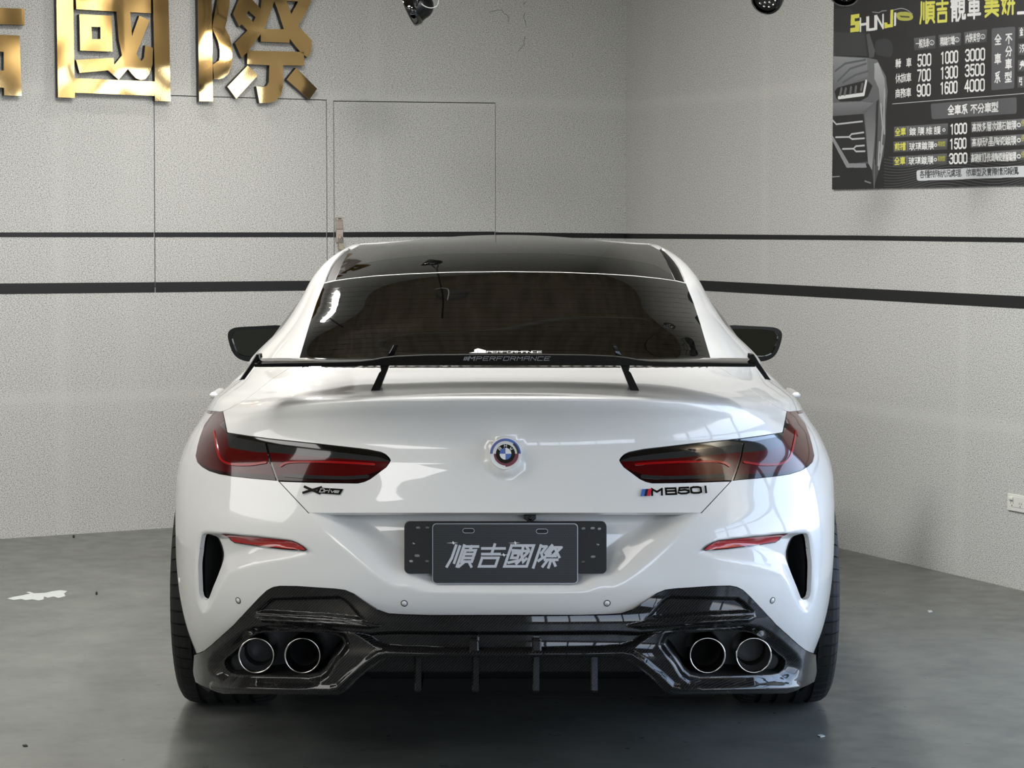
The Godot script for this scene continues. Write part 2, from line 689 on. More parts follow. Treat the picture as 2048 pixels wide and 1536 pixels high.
func build_shell() -> void:
	var rows := [
		ring([1290, 1290, 1291, 1294, 1298, 1304, 1308], 393, -0.76, -0.07, 2.8),
		ring([1236, 1236, 1237, 1239, 1243, 1249, 1252], 373, -0.745, -0.02, 2.8),
		ring([1187, 1187, 1188, 1190, 1192, 1195, 1197], 361, -0.745, 0.0, 2.8),
		ring([1120, 1120, 1120, 1121, 1122, 1124, 1125], 353.5, -0.757, 0.0, 2.8),
		ring([1050, 1050, 1049, 1048, 1046, 1044, 1042], 351.5, -0.80, -0.010, 2.8),
		ring([1000, 1000, 999, 997, 994, 992, 990], 352, -0.86, -0.032, 2.75),
		ring([927, 927, 926, 924, 922, 924, 927], 358.5, -1.0, -0.062, 2.7),
		ring([880, 880, 879, 877, 876, 876, 878], 377, -1.13, -0.073, 2.65),
		ring([835, 835, 836, 840, 846, 846, 841], 399, -1.24, -0.054, 2.6),
		ring([806, 806.5, 809, 818, 833, 828, 817], 413, -1.3, -0.028, 2.55),
		ring([796, 796.5, 799, 807, 822, 814, 803], 421, -1.35, -0.026, 2.55),
		ring([790, 790.5, 792, 798, 809, 803, 793], 428, -1.38, -0.055, 2.55),
		ring([776, 776, 777, 781, 787, 784, 776], 449, -1.44, -0.16, 2.55),
		ring([748, 748, 748, 750, 753, 752, 747], 489, -1.53, -0.38, 2.55),
		ring([722, 722, 722, 720, 718, 716, 712], 505, -1.62, -0.55, 2.55),
		ring([660, 660, 660, 661, 662, 660, 656], 561, -1.78, -0.791, 3.2),
		ring([602, 602, 603, 605, 608, 608, 605], 597, -1.92, -1.054, 3.2),
		ring([546, 546, 547, 550, 554, 554, 550], 628, -2.05, -1.365, 3.2),
		ring([508, 508.5, 510, 513, 518, 519, 516], 660, -2.2, -1.656, 3.1),
		ring([485, 485.5, 486.5, 488.5, 492, 492.5, 491], 702, -2.4, -1.951, 2.9),
	]
	var top := []
	for x in [0.0, 0.12, 0.24, 0.35, 0.43, 0.48, 0.51, 0.52, 0.525, 0.52, 0.50, 0.36, 0.0]:
		top.append(Vector3(-x, 1.376 - 0.05 * pow(x / 0.52, 2.0) , -2.6))
	rows.append(top)
	shell.setup(rows, self)
	shell.table = shell.make_table(shell.ku[HAUNCH] + 0.05, 0.0, shell.kv[-1], proj)

func on_shell(x: float, y: float, lift := 0.0) -> Vector3:     # the shell's point seen at a pixel
	var left := x <= 1010.0
	var uv := shell.px(Vector2(x if left else 2020.0 - x, y))
	var w := shell.at(uv.x, uv.y) + shell.normal(uv.x, uv.y) * lift
	return w if left else w * Vector3(-1, 1, 1)

func shell_frame(x: float, y: float, lift := 0.0) -> Transform3D:  # z outwards, x to the right, y up
	var left := x <= 1010.0
	var uv := shell.px(Vector2(x if left else 2020.0 - x, y))
	var n := shell.normal(uv.x, uv.y)
	var w := shell.at(uv.x, uv.y)
	if not left:
		n.x = -n.x; w.x = -w.x
	var r := Vector3.UP.cross(n).normalized()
	return Transform3D(Basis(r, n.cross(r), n), w + n * lift)

# outlines in photo pixels, left half
const LID := [1010, 1027, 617, 1027, 600, 1009, 556, 962, 548, 940, 538, 900, 454, 866, 445.4, 823, 462, 815, 490, 800, 515, 781, 545, 757, 575, 738, 592, 731, 1010, 731]
const LAMP := [445.4, 822, 424, 828, 408.6, 848.6, 400, 872, 394.6, 891.7, 390.8, 912, 394.6, 924.7, 403.5, 933.6, 418.7, 942.5, 440, 949, 461.9, 952.7, 505, 957.5, 553, 961.6, 605, 963.5, 657, 965, 716, 966, 729, 963, 740, 958, 772, 935, 778, 927, 780.6, 922, 778, 917, 771, 910, 762, 905.5, 733.6, 899.6, 635, 888, 538, 877.8, 495, 872, 454, 865.5]
const SPLIT := [528, 870, 534, 892, 540.6, 922, 556, 970]
const VENT := [401, 1070, 407, 1067, 416, 1072, 424, 1085, 429, 1101, 430, 1112, 427, 1133, 416, 1171, 407, 1199, 402, 1203, 397, 1198, 394, 1184, 393, 1150, 393, 1125, 394.5, 1105, 397, 1085]
const POCKET := [404, 1062, 418, 1061, 445, 1063, 520, 1070, 577, 1077, 596, 1084, 622, 1097, 634, 1106, 602, 1118, 512, 1134, 463, 1150, 440, 1190, 424, 1216, 406, 1226, 398, 1218, 390, 1190, 389, 1125, 391, 1095, 396, 1072]
const REFLECTOR := [443, 1067, 447, 1080, 456, 1086.5, 500, 1093, 560, 1099, 610, 1102, 615.5, 1099.5, 607, 1091, 596, 1084.5, 586, 1081, 520, 1074]
const GLASS := [1010, 543.5, 900, 545, 820, 548, 753, 552, 700, 557.5, 669, 562, 648, 567, 633, 605, 619, 647.5, 600, 712, 597, 724, 592, 736, 1010, 736]
const ROOF := [1010, 542.4, 900, 543.9, 820, 546.9, 753, 550.9, 700, 556.4, 670, 560.8, 684, 529, 692, 514, 700, 501, 705, 497.5]
const RAIL := [669.5, 560.5, 684, 529, 692, 514, 700, 501, 704, 498, 697, 495.5, 690, 499.5, 681, 508, 671, 519, 662, 532, 654, 549, 648, 565.5]
const HEM := [1010, 1229.5, 860, 1230, 800, 1228, 777, 1226.5, 756, 1219, 735, 1205, 708, 1187, 690, 1179.5, 670, 1177, 594, 1172, 560, 1171.5, 546, 1174, 534, 1180, 520, 1193, 467, 1250, 424, 1289, 410, 1300, 402, 1304, 388, 1309]
const NOTCH := [617, 1027, 640, 1053, 666, 1081, 700, 1112, 735, 1141, 765, 1164, 790, 1177, 815, 1183, 845, 1185, 1010, 1186]

func left_of(q: Vector2) -> Vector2:
	return Vector2(2020.0 - q.x, q.y) if q.x > 1010.0 else q

var notch_foot := PackedVector2Array()
var notch_line := PackedVector2Array()
var notch_poly := PackedVector2Array()
var pocket_foot := PackedVector2Array()
var pocket_poly := PackedVector2Array()

func bumper_lift(q: Vector2, w: Vector3) -> float:
	if w.z < -1.2: return 0.0
	q = left_of(q)
	var d := 0.0
	if q.y > 985.0 and q.x > 600.0 and q.y < 1190.0 and Geometry2D.is_point_in_polygon(q, notch_poly):
		d -= 0.062 * smoothstep(0.0, 76.0, dist_line(q, notch_line)) * smoothstep(0.0, 34.0, dist_line(q, notch_foot))
	if q.x < 630.0 and q.y > 1055.0 and q.y < 1235.0 and Geometry2D.is_point_in_polygon(q, pocket_poly):
		var fall := smoothstep(0.0, 15.0, dist_line(q, pocket_poly, true)) * smoothstep(0.0, 48.0, dist_line(q, pocket_foot))
		d -= 0.028 * fall
	return d

func lid_lift(q: Vector2, w: Vector3) -> float:
	var l := left_of(q)
	var d := 0.0
	if q.y > 835.0:
		d += 0.007 * maxf(0.0, 1.0 - absf(l.y - 926.0) / 85.0) * smoothstep(600.0, 800.0, l.x)
		d += 0.010 * (1.0 - smoothstep(30.0, 46.0, q.distance_to(Vector2(1011, 912))))
	return d

func build_car_shell() -> void:
	var white: Material = mats["paint"]
	notch_line = pts(NOTCH.slice(0, 16))
	notch_foot = pts(NOTCH.slice(14))
	notch_poly = pts(NOTCH + [1010, 980, 617, 980])
	pocket_foot = pts([640, 1110, 600, 1118, 510, 1134, 462, 1150, 440, 1190, 428, 1222])
	pocket_poly = smooth_poly(pts(POCKET), 3)
	var lid := poly_uv(shell, pts(LID))
	var lid_cut := poly_uv(shell, pts([1010, 1000, 700, 1000, 648, 1014] + LID.slice(2)))      # the bumper runs on a little behind the lid's lower edge
	var lamp := poly_uv(shell, pts(LAMP), 6)
	var vent := poly_uv(shell, smooth_poly(pts(VENT), 2), 8)
	var glass := poly_uv(shell, pts(GLASS), 8)
	var top := shell.kv[-1]
	var roof_px := pts(ROOF)
	var roof := PackedVector2Array()
	for q in ccw_open(roof_px): roof.append(q)
	var rail := poly_uv(shell, pts(RAIL), 6)
	var hem := PackedVector2Array()
	var hp := pts(HEM)
	for i in hp.size() - 1:
		for k in 3: hem.append(shell.px(hp[i].lerp(hp[i + 1], k / 3.0)) * UVS)
	hem.append(Vector2(shell.ku[HAUNCH] + 0.02, 0.0) * UVS)
	hem.append(Vector2(shell.ku[HAUNCH] + 0.02, -0.05) * UVS)
	hem.append(Vector2(-0.02, -0.05) * UVS)
	hem[0].x = -0.02 * UVS
	hem = ccw(hem)
	# wheel arches and side windows, drawn in side view (z, y)
	var side := func(w: Vector3) -> Vector2: return Vector2(w.z, w.y) * 500.0
	var stab := []
	for i in 121:
		for j in 81:
			var uv := Vector2(lerpf(shell.ku[HAUNCH - 1], shell.ku[10], i / 120.0), shell.kv[-1] * j / 80.0)
			stab.append([uv, side.call(shell.at(uv.x, uv.y))])
	var side_uv := func(a: PackedVector2Array) -> PackedVector2Array:
		var r := PackedVector2Array()
		for q in a: r.append(shell.find(q * 500.0, stab, side) * UVS)
		return ccw(r)
	var arches := []
	for zc in [-1.13, -4.15]:
		var a := PackedVector2Array()
		for i in 25:
			var t := PI * i / 24.0
			a.append(Vector2(zc + cos(t) * 0.385, 0.345 + sin(t) * 0.385))
		var r: PackedVector2Array = side_uv.call(a)
		r = PackedVector2Array()
		for q in a:
			r.append(shell.find(q * 500.0, stab, side) * UVS)
		r.append(Vector2(r[-1].x, -50.0)); r.append(Vector2(r[0].x, -50.0))
		arches.append(ccw(r))
	var window: PackedVector2Array = side_uv.call(smooth_poly(PackedVector2Array([Vector2(-1.98, 1.03), Vector2(-2.3, 0.985), Vector2(-2.9, 0.965), Vector2(-3.45, 0.965), Vector2(-3.2, 1.09), Vector2(-2.9, 1.235), Vector2(-2.6, 1.285), Vector2(-2.35, 1.255), Vector2(-2.12, 1.165)]), 3))
	var screen := ccw(PackedVector2Array([
		Vector2(shell.ku[10] + 0.06, shell.kv[15]), Vector2(shell.ku[12] + 0.02, shell.kv[14] + 0.02), Vector2(shell.ku[12] + 0.02, shell.kv[19]), Vector2(shell.ku[10] + 0.1, shell.kv[19])]))
	for i in screen.size(): screen[i] *= UVS
	var whole := rect_uv(0.0, 0.0, shell.ku[-1], top)
	var cuts := [lid_cut, lamp, vent, glass, roof, rail, hem, window, screen] + arches
	var body := minus([whole], cuts)
	var b := MB.new()
	var fine := poly_uv(shell, pts([1010, 990, 380, 990, 380, 1100, 384, 1240, 1010, 1240]), 8)      # the sculpted part of the bumper gets a finer mesh
	skin(b, shell, minus(body, [fine]), 0.018, no_lift, 0.012)
	skin(b, shell, meet(body, fine), 0.0058, bumper_lift, 0.012)
	obj("painted_body", b.done(), white, car)
	b = MB.new()
	var lid_only := minus([lid], [lamp])
	var cut := []
	for q in lid_only: cut.append_array(shrink(q, 0.0022))
	skin(b, shell, cut, 0.016, lid_lift, 0.02)
	obj("trunk_lid", b.done(), white, car)
	b = MB.new()
	skin(b, shell, shrink(glass, 0.001), 0.03, no_lift, 0.004)
	obj("rear_window", b.done(), mats["tint_glass"], car)
	b = MB.new()
	var strip := poly_uv(shell, pts([1010, 507.5, 900, 508, 837, 512.5, 775, 519, 712, 530, 683, 546, 660, 562, 600, 580, 1010, 560]), 10)
	for q in minus(shrink(roof, 0.0008), [strip]):
		if absf(area2(q)) > 900.0:
			skin(b, shell, shrink(q, 0.0008), 0.03, no_lift, 0.006)
	obj("roof_panel", b.done(), mats["roof_carbon"], car, "glossy black woven roof panel")
	b = MB.new()
	for q in Geometry2D.intersect_polygons(roof, strip):
		skin(b, shell, shrink(q, 0.0008), 0.03, no_lift, 0.006)
	obj("roof_rear_strip", b.done(), mats["tint_glass"], car, "dark glass strip above the rear window")
	for s in [1.0, -1.0]:
		b = MB.new()
		skin(b, shell, shrink(rail, 0.0006), 0.015, func(_q, _w): return -0.006, 0.006, [s])
		obj("roof_gutter_strip", b.done(), mats["trim_black"], car)
	b = MB.new()
	skin(b, shell, shrink(screen, 0.001), 0.05, no_lift, 0.004)
	obj("windscreen", b.done(), mats["tint_glass"], car)
	for s in [1.0, -1.0]:
		b = MB.new()
		skin(b, shell, shrink(window, 0.001), 0.05, no_lift, 0.004, [s])
		obj("side_window", b.done(), mats["tint_glass"], car)
	b = MB.new()      # the dark structure behind the panels
	var under := minus([rect_uv(0, 0, shell.ku[-1], shell.kv[17])], [glass, window, screen, hem] + arches)
	skin(b, shell, under, 0.05, func(_q, w): return -0.1 if w.z > -0.6 and w.y < 0.8 else -0.03, 0.0)
	obj("inner_structure", b.done(), mats["void"], car)
	for s in [1.0, -1.0]:
		b = MB.new()
		skin(b, shell, [vent], 0.012, func(_q, _w): return -0.075, 0.0, [s])
		for i in vent.size():      # the walls of the outlet
			var p := vent[i] / UVS
			var q := vent[(i + 1) % vent.size()] / UVS
			var np := shell.normal(p.x, p.y)
			var nq := shell.normal(q.x, q.y)
			var a := shell.at(p.x, p.y) - np * 0.024
			var c := shell.at(q.x, q.y) - nq * 0.024
			var f := Vector3(s, 1, 1)
			b.quad(a * f, c * f, (c - nq * 0.05) * f, (a - np * 0.05) * f, 3)
		obj("bumper_air_outlet", b.done(), mats["black_plastic"], car)

func ccw_open(px: PackedVector2Array) -> PackedVector2Array:    # the roof: its rear edge as drawn, then forwards over the top
	var r := PackedVector2Array()
	for i in px.size() - 1:
		var k := maxi(1, int(px[i].distance_to(px[i + 1]) / 10.0))
		for j in k:
			var w := px[i].lerp(px[i + 1], float(j) / k)
			var uv := shell.px(Vector2(minf(w.x, 1010), w.y))
			r.append(uv * UVS)
	r[0].x = -0.02 * UVS
	r.append(Vector2(r[-1].x, shell.kv[-1] * UVS + 20.0))
	r.append(Vector2(-0.02 * UVS, shell.kv[-1] * UVS + 20.0))
	return ccw(r)

# ---------- lamps ----------
func strip_uv(net: Net, line: Array, half: float) -> Array:      # a band along a traced line
	var a := PackedVector2Array()
	for q in smooth_poly(pts(line), 3, false): a.append(net.px(q) * UVS)
	return Geometry2D.offset_polyline(a, half * UVS, Geometry2D.JOIN_ROUND, Geometry2D.END_ROUND)

func meet(list: Array, other: PackedVector2Array) -> Array:
	var r := []
	for q in list:
		for s in Geometry2D.intersect_polygons(q, other):
			if not Geometry2D.is_polygon_clockwise(s): r.append(s)
	return r

func build_lamps() -> void:
	var lamp := poly_uv(shell, pts(LAMP), 6)
	var split := poly_uv(shell, pts(SPLIT + [350, 975, 350, 800, 528, 800]), 10)
	var trim := poly_uv(shell, pts([440, 850, 462, 873, 540.6, 888.5, 619, 898.5, 700, 907, 757, 914, 781, 922, 790, 890, 600, 860, 450, 840]), 8)
	var clear := poly_uv(shell, pts([450, 850, 457, 894, 477, 899, 515, 904.5, 543, 905, 645, 914.6, 720, 920, 756, 922.5, 785, 923.5, 790, 890, 600, 860]), 8)
	var divider := strip_uv(shell, [529, 872, 534, 892, 540.6, 922, 556, 966], 0.0032)
	var whole := shrink(lamp, 0.0014)
	for s in [1.0, -1.0]:
		var t := Node3D.new()
		t.name = numbered("tail_lamp", car)
		car.add_child(t, true)
		var put := func(called: String, list: Array, m: String, lift: float, label := "") -> void:
			var b := MB.new()
			skin(b, shell, list, 0.012, func(_q, _w): return lift, 0.012, [s])
			if b.n: obj(called, b.done(), mats[m], t, label)
		var each := func(called: String, list: Array, m: String, lift: float, label := "") -> void:
			for q in list: put.call(called, [q], m, lift, label)
		var red := minus(whole, [clear, trim] + divider)
		var deep := poly_uv(shell, pts([380, 925, 404, 928, 420, 938, 460, 945, 556, 951, 660, 957, 716, 957, 738, 948, 790, 930, 790, 985, 380, 985]), 8)
		each.call("red_lens", meet(minus(red, [deep]), split), "lens_red", 0.0, "outer red lens that climbs the wing")
		each.call("red_lens", minus(red, [split, deep]), "lens_red", 0.0, "inner red lens on the trunk lid")
		each.call("dark_lens_edge", meet(red, deep), "lens_deep", 0.0)
		each.call("smoked_panel", minus(meet(whole, clear), [trim] + divider), "lens_smoke", 0.0, "smoked clear strip above the red lens")
		each.call("black_trim", meet(whole, trim), "gloss_black", 0.0)
		for d in divider: put.call("gap_bar", meet(whole, d), "gloss_black", -0.003)
		for line in [[428, 862, 432, 885, 438, 910, 447, 923, 466, 929, 500, 929.5, 532, 925], [562, 932, 580, 924.5, 640, 924, 700, 926, 748, 929]]:
			for d in strip_uv(shell, line, 0.0034):
				put.call("light_guide", meet(whole, d), "guide_red", 0.0022)
		for line in [[570, 951, 620, 954, 690, 956, 735, 953]]:
			for d in strip_uv(shell, line, 0.0048):
				put.call("reversing_lamp", meet(whole, d), "lens_smoke", 0.0016)
		var b := MB.new()
		var rp := poly_uv(shell, pts(REFLECTOR), 5)
		skin(b, shell, [rp], 0.012, func(q, w): return bumper_lift(q, w) + 0.006, 0.004, [s])
		var ro := Node3D.new()
		ro.name = numbered("bumper_reflector", car)
		car.add_child(ro, true)
		obj("reflector_frame", b.done(), mats["gloss_black"], ro)
		b = MB.new()
		skin(b, shell, shrink(rp, 0.0028), 0.012, func(q, w): return bumper_lift(q, w) + 0.0075, 0.003, [s])
		obj("red_reflector", b.done(), mats["reflector"], ro)

# ---------- carbon apron with the exhausts ----------
var apron := Net.new()
const OPENING := [683, 1288, 678, 1278, 667, 1273, 655, 1270, 591, 1266, 520, 1267, 505, 1269.5, 485, 1280, 460, 1300, 439, 1318, 434, 1326, 434, 1334, 438, 1342, 448, 1349, 465, 1352, 541, 1354.5, 612, 1356, 632, 1351, 645, 1341, 668, 1308]
const PANEL := [734, 1242, 716, 1222, 698, 1201.6, 688, 1194, 678, 1190, 543, 1194, 530, 1202, 509, 1222, 511, 1226, 642, 1232]
const BLADE := [776, 1251, 726, 1240, 642, 1235, 510, 1228, 507, 1236, 523, 1246, 642, 1252, 736, 1259]
const GROOVE := [1010, 1262, 790, 1261, 740, 1263, 642, 1257, 530, 1250, 522, 1257, 560, 1261, 642, 1264, 708, 1266, 722, 1275, 748, 1292, 775, 1299.5, 860, 1302.5, 1010, 1303]
var opening_poly := PackedVector2Array()
var panel_poly := PackedVector2Array()
var blade_poly := PackedVector2Array()
var groove_poly := PackedVector2Array()
var opening_line := PackedVector2Array()

func in_by(q: Vector2, poly: PackedVector2Array, soft: float) -> float:
	return smoothstep(0.0, soft, dist_line(q, poly, true)) if Geometry2D.is_point_in_polygon(q, poly) else 0.0

func apron_lift(q: Vector2, _w: Vector3) -> float:
	q = left_of(q)
	var d := 0.0
	if q.y < 1250 and q.x < 740 and q.x > 500: d -= 0.012 * in_by(q, panel_poly, 8.0)
	if q.y < 1262 and q.x < 780 and q.x > 500: d += 0.011 * in_by(q, blade_poly, 9.0)
	if q.y > 1245 and q.y < 1306: d -= 0.022 * in_by(q, groove_poly, 10.0)
	if q.x < 720 and q.y > 1245: d -= 0.022 * (1.0 - smoothstep(0.0, 20.0, dist_line(q, opening_poly, true)))
	d += 0.010 * (1.0 - smoothstep(0.0, 11.0, dist_line(q, opening_line)))
	return d

func build_apron() -> void:
	var f := func(y0: float, y6: float, x6: float, z0: float, z6 := -0.745) -> Array:
		var ys := []
		for t in [0.0, 0.05, 0.15, 0.35, 0.6, 0.85, 1.0]: ys.append(lerpf(y0, y6, t))
		return half_ring(ys, x6, z6, z0, 2.8)
	apron.setup([
		f.call(1404, 1396, 420, -0.30), f.call(1401, 1394, 412, -0.08), f.call(1394, 1390, 404, 0.0), f.call(1384, 1382, 396, 0.022), f.call(1366, 1366, 390, 0.026),
		f.call(1338, 1340, 386, 0.024), f.call(1312, 1318, 383, 0.026), f.call(1290, 1302, 380, 0.02), f.call(1262, 1275, 376, 0.018), f.call(1238, 1250, 370, 0.016), f.call(1200, 1212, 362, 0.006), f.call(1160, 1165, 356, 0.003)], self)
	apron.table = apron.make_table(apron.ku[-1], 0.0, apron.kv[-1], proj)
	opening_poly = pts(OPENING)
	panel_poly = pts(PANEL)
	blade_poly = pts(BLADE)
	groove_poly = pts(GROOVE + [1030, 1303, 1030, 1262])
	opening_line = pts([1010, 1307, 860, 1306.5, 775, 1305, 757, 1308, 735, 1322, 700, 1352, 676, 1374, 660, 1377, 560, 1376, 452, 1374, 428, 1371])
	var outline := pts(HEM + [386, 1344, 391, 1364, 404, 1371, 416, 1376, 430, 1383, 446, 1387.5, 676, 1389.5, 693, 1382, 719, 1354, 745, 1334, 762, 1322, 774, 1316.5, 795, 1313, 1010, 1313])
	for i in outline.size():
		if i < 20: outline[i].y += 1.6
	var poly := poly_uv(apron, outline, 6)
	var hole := poly_uv(apron, opening_poly, 4)
	var t := Node3D.new()
	t.name = "rear_diffuser"
	car.add_child(t, true)
	t.set_meta("label", "glossy carbon fibre diffuser around the exhausts")
	var b := MB.new()
	skin(b, apron, minus([poly], [hole]), 0.003, apron_lift, 0.02)
	obj("carbon_apron", b.done(), mats["carbon"], t)
	for s in [1.0, -1.0]:
		b = MB.new()
		var fr := PackedVector3Array()
		var bk := PackedVector3Array()
		var mid := Vector3.ZERO
		for q in hole:
			var w := apron.at(q.x / UVS, q.y / UVS)
			w += apron.normal(q.x / UVS, q.y / UVS) * -0.022
			fr.append(w * Vector3(s, 1, 1))
			var v := w * Vector3(1, 1, 0) + Vector3(0, 0, -0.26)
			bk.append(v * Vector3(s, 1, 1))
			mid += bk[-1] / hole.size()
		for i in fr.size():
			var j := (i + 1) % fr.size()
			b.quad(fr[i], fr[j], bk[j], bk[i], 1)
			b.tri(bk[i], bk[j], mid, 2)
		obj("exhaust_recess", b.done(), mats["black_plastic"], t)
		for px in [512.5, 605.0]:
			var zt := -0.10 if px > 550.0 else -0.145
			var o := at_z(px, 1311.5, zt)
			if s < 0: o.x = -o.x
			b = MB.new()
			add_lathe(b, PackedVector2Array([Vector2(0.0465, -0.17), Vector2(0.0465, -0.004), Vector2(0.0458, -0.001), Vector2(0.0440, 0.0), Vector2(0.0420, -0.0012), Vector2(0.0412, -0.006), Vector2(0.041, -0.03), Vector2(0.0385, -0.07)]), o, Vector3(0, 0, 1), 56)
			obj("exhaust_pipe", b.done(), mats["chrome"], t)
			b = MB.new()
			add_lathe(b, PackedVector2Array([Vector2(0.0386, -0.068), Vector2(0.036, -0.145), Vector2(0.0001, -0.15)]), o, Vector3(0, 0, 1), 40)
			obj("pipe_core", b.done(), mats["void"], t)
	# fins, bosses and the sloping underside
	for x in [-0.2165, -0.0735, 0.0765, 0.2215]:
		var top: float = at_z(1010, 1316, 0.0).y
		var low: float = at_z(1010, 1387, 0.0).y
		var prof := PackedVector2Array([Vector2(-0.012, top), Vector2(-0.006, low + 0.006), Vector2(-0.012, low), Vector2(-0.22, low + 0.005), Vector2(-0.26, top + 0.0)])
		obj("diffuser_fin", extrude(prof, [], Vector3(x + 0.0085, 0, 0), Vector3(0, 0, 1), Vector3(0, 1, 0), 0.017, 0.003), mats["carbon"], t)
	for px in [948.5, 1073.5]:
		obj("diffuser_boss", box(at_z(px, 1292, 0.012), Vector3(0.0235, 0.036, 0.03), Basis.IDENTITY, 0.004), mats["carbon"], t)
	b = MB.new()
	var e0: float = at_z(1010, 1312, 0.0).y
	b.quad(Vector3(-0.36, e0, 0.0), Vector3(0.36, e0, 0.0), Vector3(0.36, 0.185, -0.5), Vector3(-0.36, 0.185, -0.5))
	b.quad(Vector3(-0.36, e0, -0.02), Vector3(0.36, e0, -0.02), Vector3(0.36, e0 - 0.045, -0.03), Vector3(-0.36, e0 - 0.045, -0.03))
	obj("diffuser_underside", b.done(), mats["carbon"], t)
	for s in [-1.0, 1.0]:      # small black stone guards at the outer ends
		var g := PackedVector2Array([Vector2(0.0, 0.0), Vector2(0.05, 0.045), Vector2(0.075, 0.02), Vector2(0.03, -0.025)])
		var o := at_z(1010 - 612, 1366, -0.62)
		if s > 0: o.x = -o.x
		obj("stone_guard", extrude(g, [], o, Vector3(-s, 0, 0), Vector3(0, 1, 0), 0.02 , 0.003), mats["black_plastic"], t)
	b = MB.new()
	add_box(b, Vector3(0, 0.2, -2.55), Vector3(1.16, 0.1, 4.2), Basis.IDENTITY, 0.02)
	add_box(b, Vector3(0, 0.5, -2.6), Vector3(1.2, 0.55, 4.2), Basis.IDENTITY, 0.05)
	obj("underbody", b.done(), mats["void"], car)

# ---------- rear wing ----------
func build_wing() -> void:
	var t := Node3D.new()
	t.name = "rear_wing"
	car.add_child(t, true)
	var zt := -0.14
	var rows := []
	# across: x pixel, trailing edge bottom, trailing edge top, chord
	for s in [[1010, 729.5, 709.5, 0.16], [930, 729.5, 710, 0.16], [850, 730, 711, 0.16], [790, 731, 713.5, 0.165], [765, 731.5, 716.5, 0.17], [745, 732, 720.5, 0.18], [720, 732.5, 723.5, 0.19], [680, 733, 725, 0.20], [610, 733.5, 726, 0.2], [540, 734, 727, 0.2], [509, 734, 728, 0.19]]:
		var lo := at_z(s[0], s[1], zt)
		var hi := at_z(s[0], s[2], zt)
		var c: float = s[3]
		rows.append([lo, hi, hi + Vector3(0, 0.002, -0.012), lo + Vector3(0, 0.0135, -c * 0.45), lo + Vector3(0, 0.013, -c * 0.8), lo + Vector3(0, 0.008, -c), lo + Vector3(0, 0.002, -c * 0.95), lo + Vector3(0, -0.002, -c * 0.5)])
	var b := MB.new()
	for s in [1.0, -1.0]:
		var f := Vector3(s, 1, 1)
		for i in rows.size() - 1:
			for k in 8:
				var k2 := (k + 1) % 8
				var g := [1, 2, 2, 2, 3, 3, 3, 3][k] as int
				b.quad(rows[i][k] * f, rows[i][k2] * f, rows[i + 1][k2] * f, rows[i + 1][k] * f, g)
		var e: Array = rows[-1]
		for k in range(1, 7): b.tri(e[0] * f, e[k] * f, e[k + 1] * f, 5)
	obj("wing_blade", b.done(), mats["wing_carbon"], t)
	for s in [1.0, -1.0]:
		var f := Vector3(s, 1, 1)
		var plate := func(called: String, px: Array, z0: float, depth: float, bevel: float) -> void:
			var p := PackedVector2Array()
			for q in pts(px):
				var w := at_z(q.x, q.y, z0) * f
				p.append(Vector2(w.x, w.y))
			obj(called, extrude(p, [], Vector3(0, 0, z0 - depth), Vector3(1, 0, 0), Vector3(0, 1, 0), depth, bevel), mats["wing_carbon"], t)
		plate.call("wing_endplate", [512, 709, 519, 709, 520, 717, 489, 759, 478, 760.5, 500, 728], -0.16, 0.06, 0.002)
		plate.call("wing_strut", [760, 731, 779, 731, 775, 741, 773, 746, 759, 781.5, 741.5, 781.5, 758, 746, 762, 742], -0.17, 0.05, 0.002)
		plate.call("strut_bracket", [764, 727, 779, 727, 787, 714, 796, 690, 787, 689.5, 778, 706, 769, 720], -0.27, 0.03, 0.002)

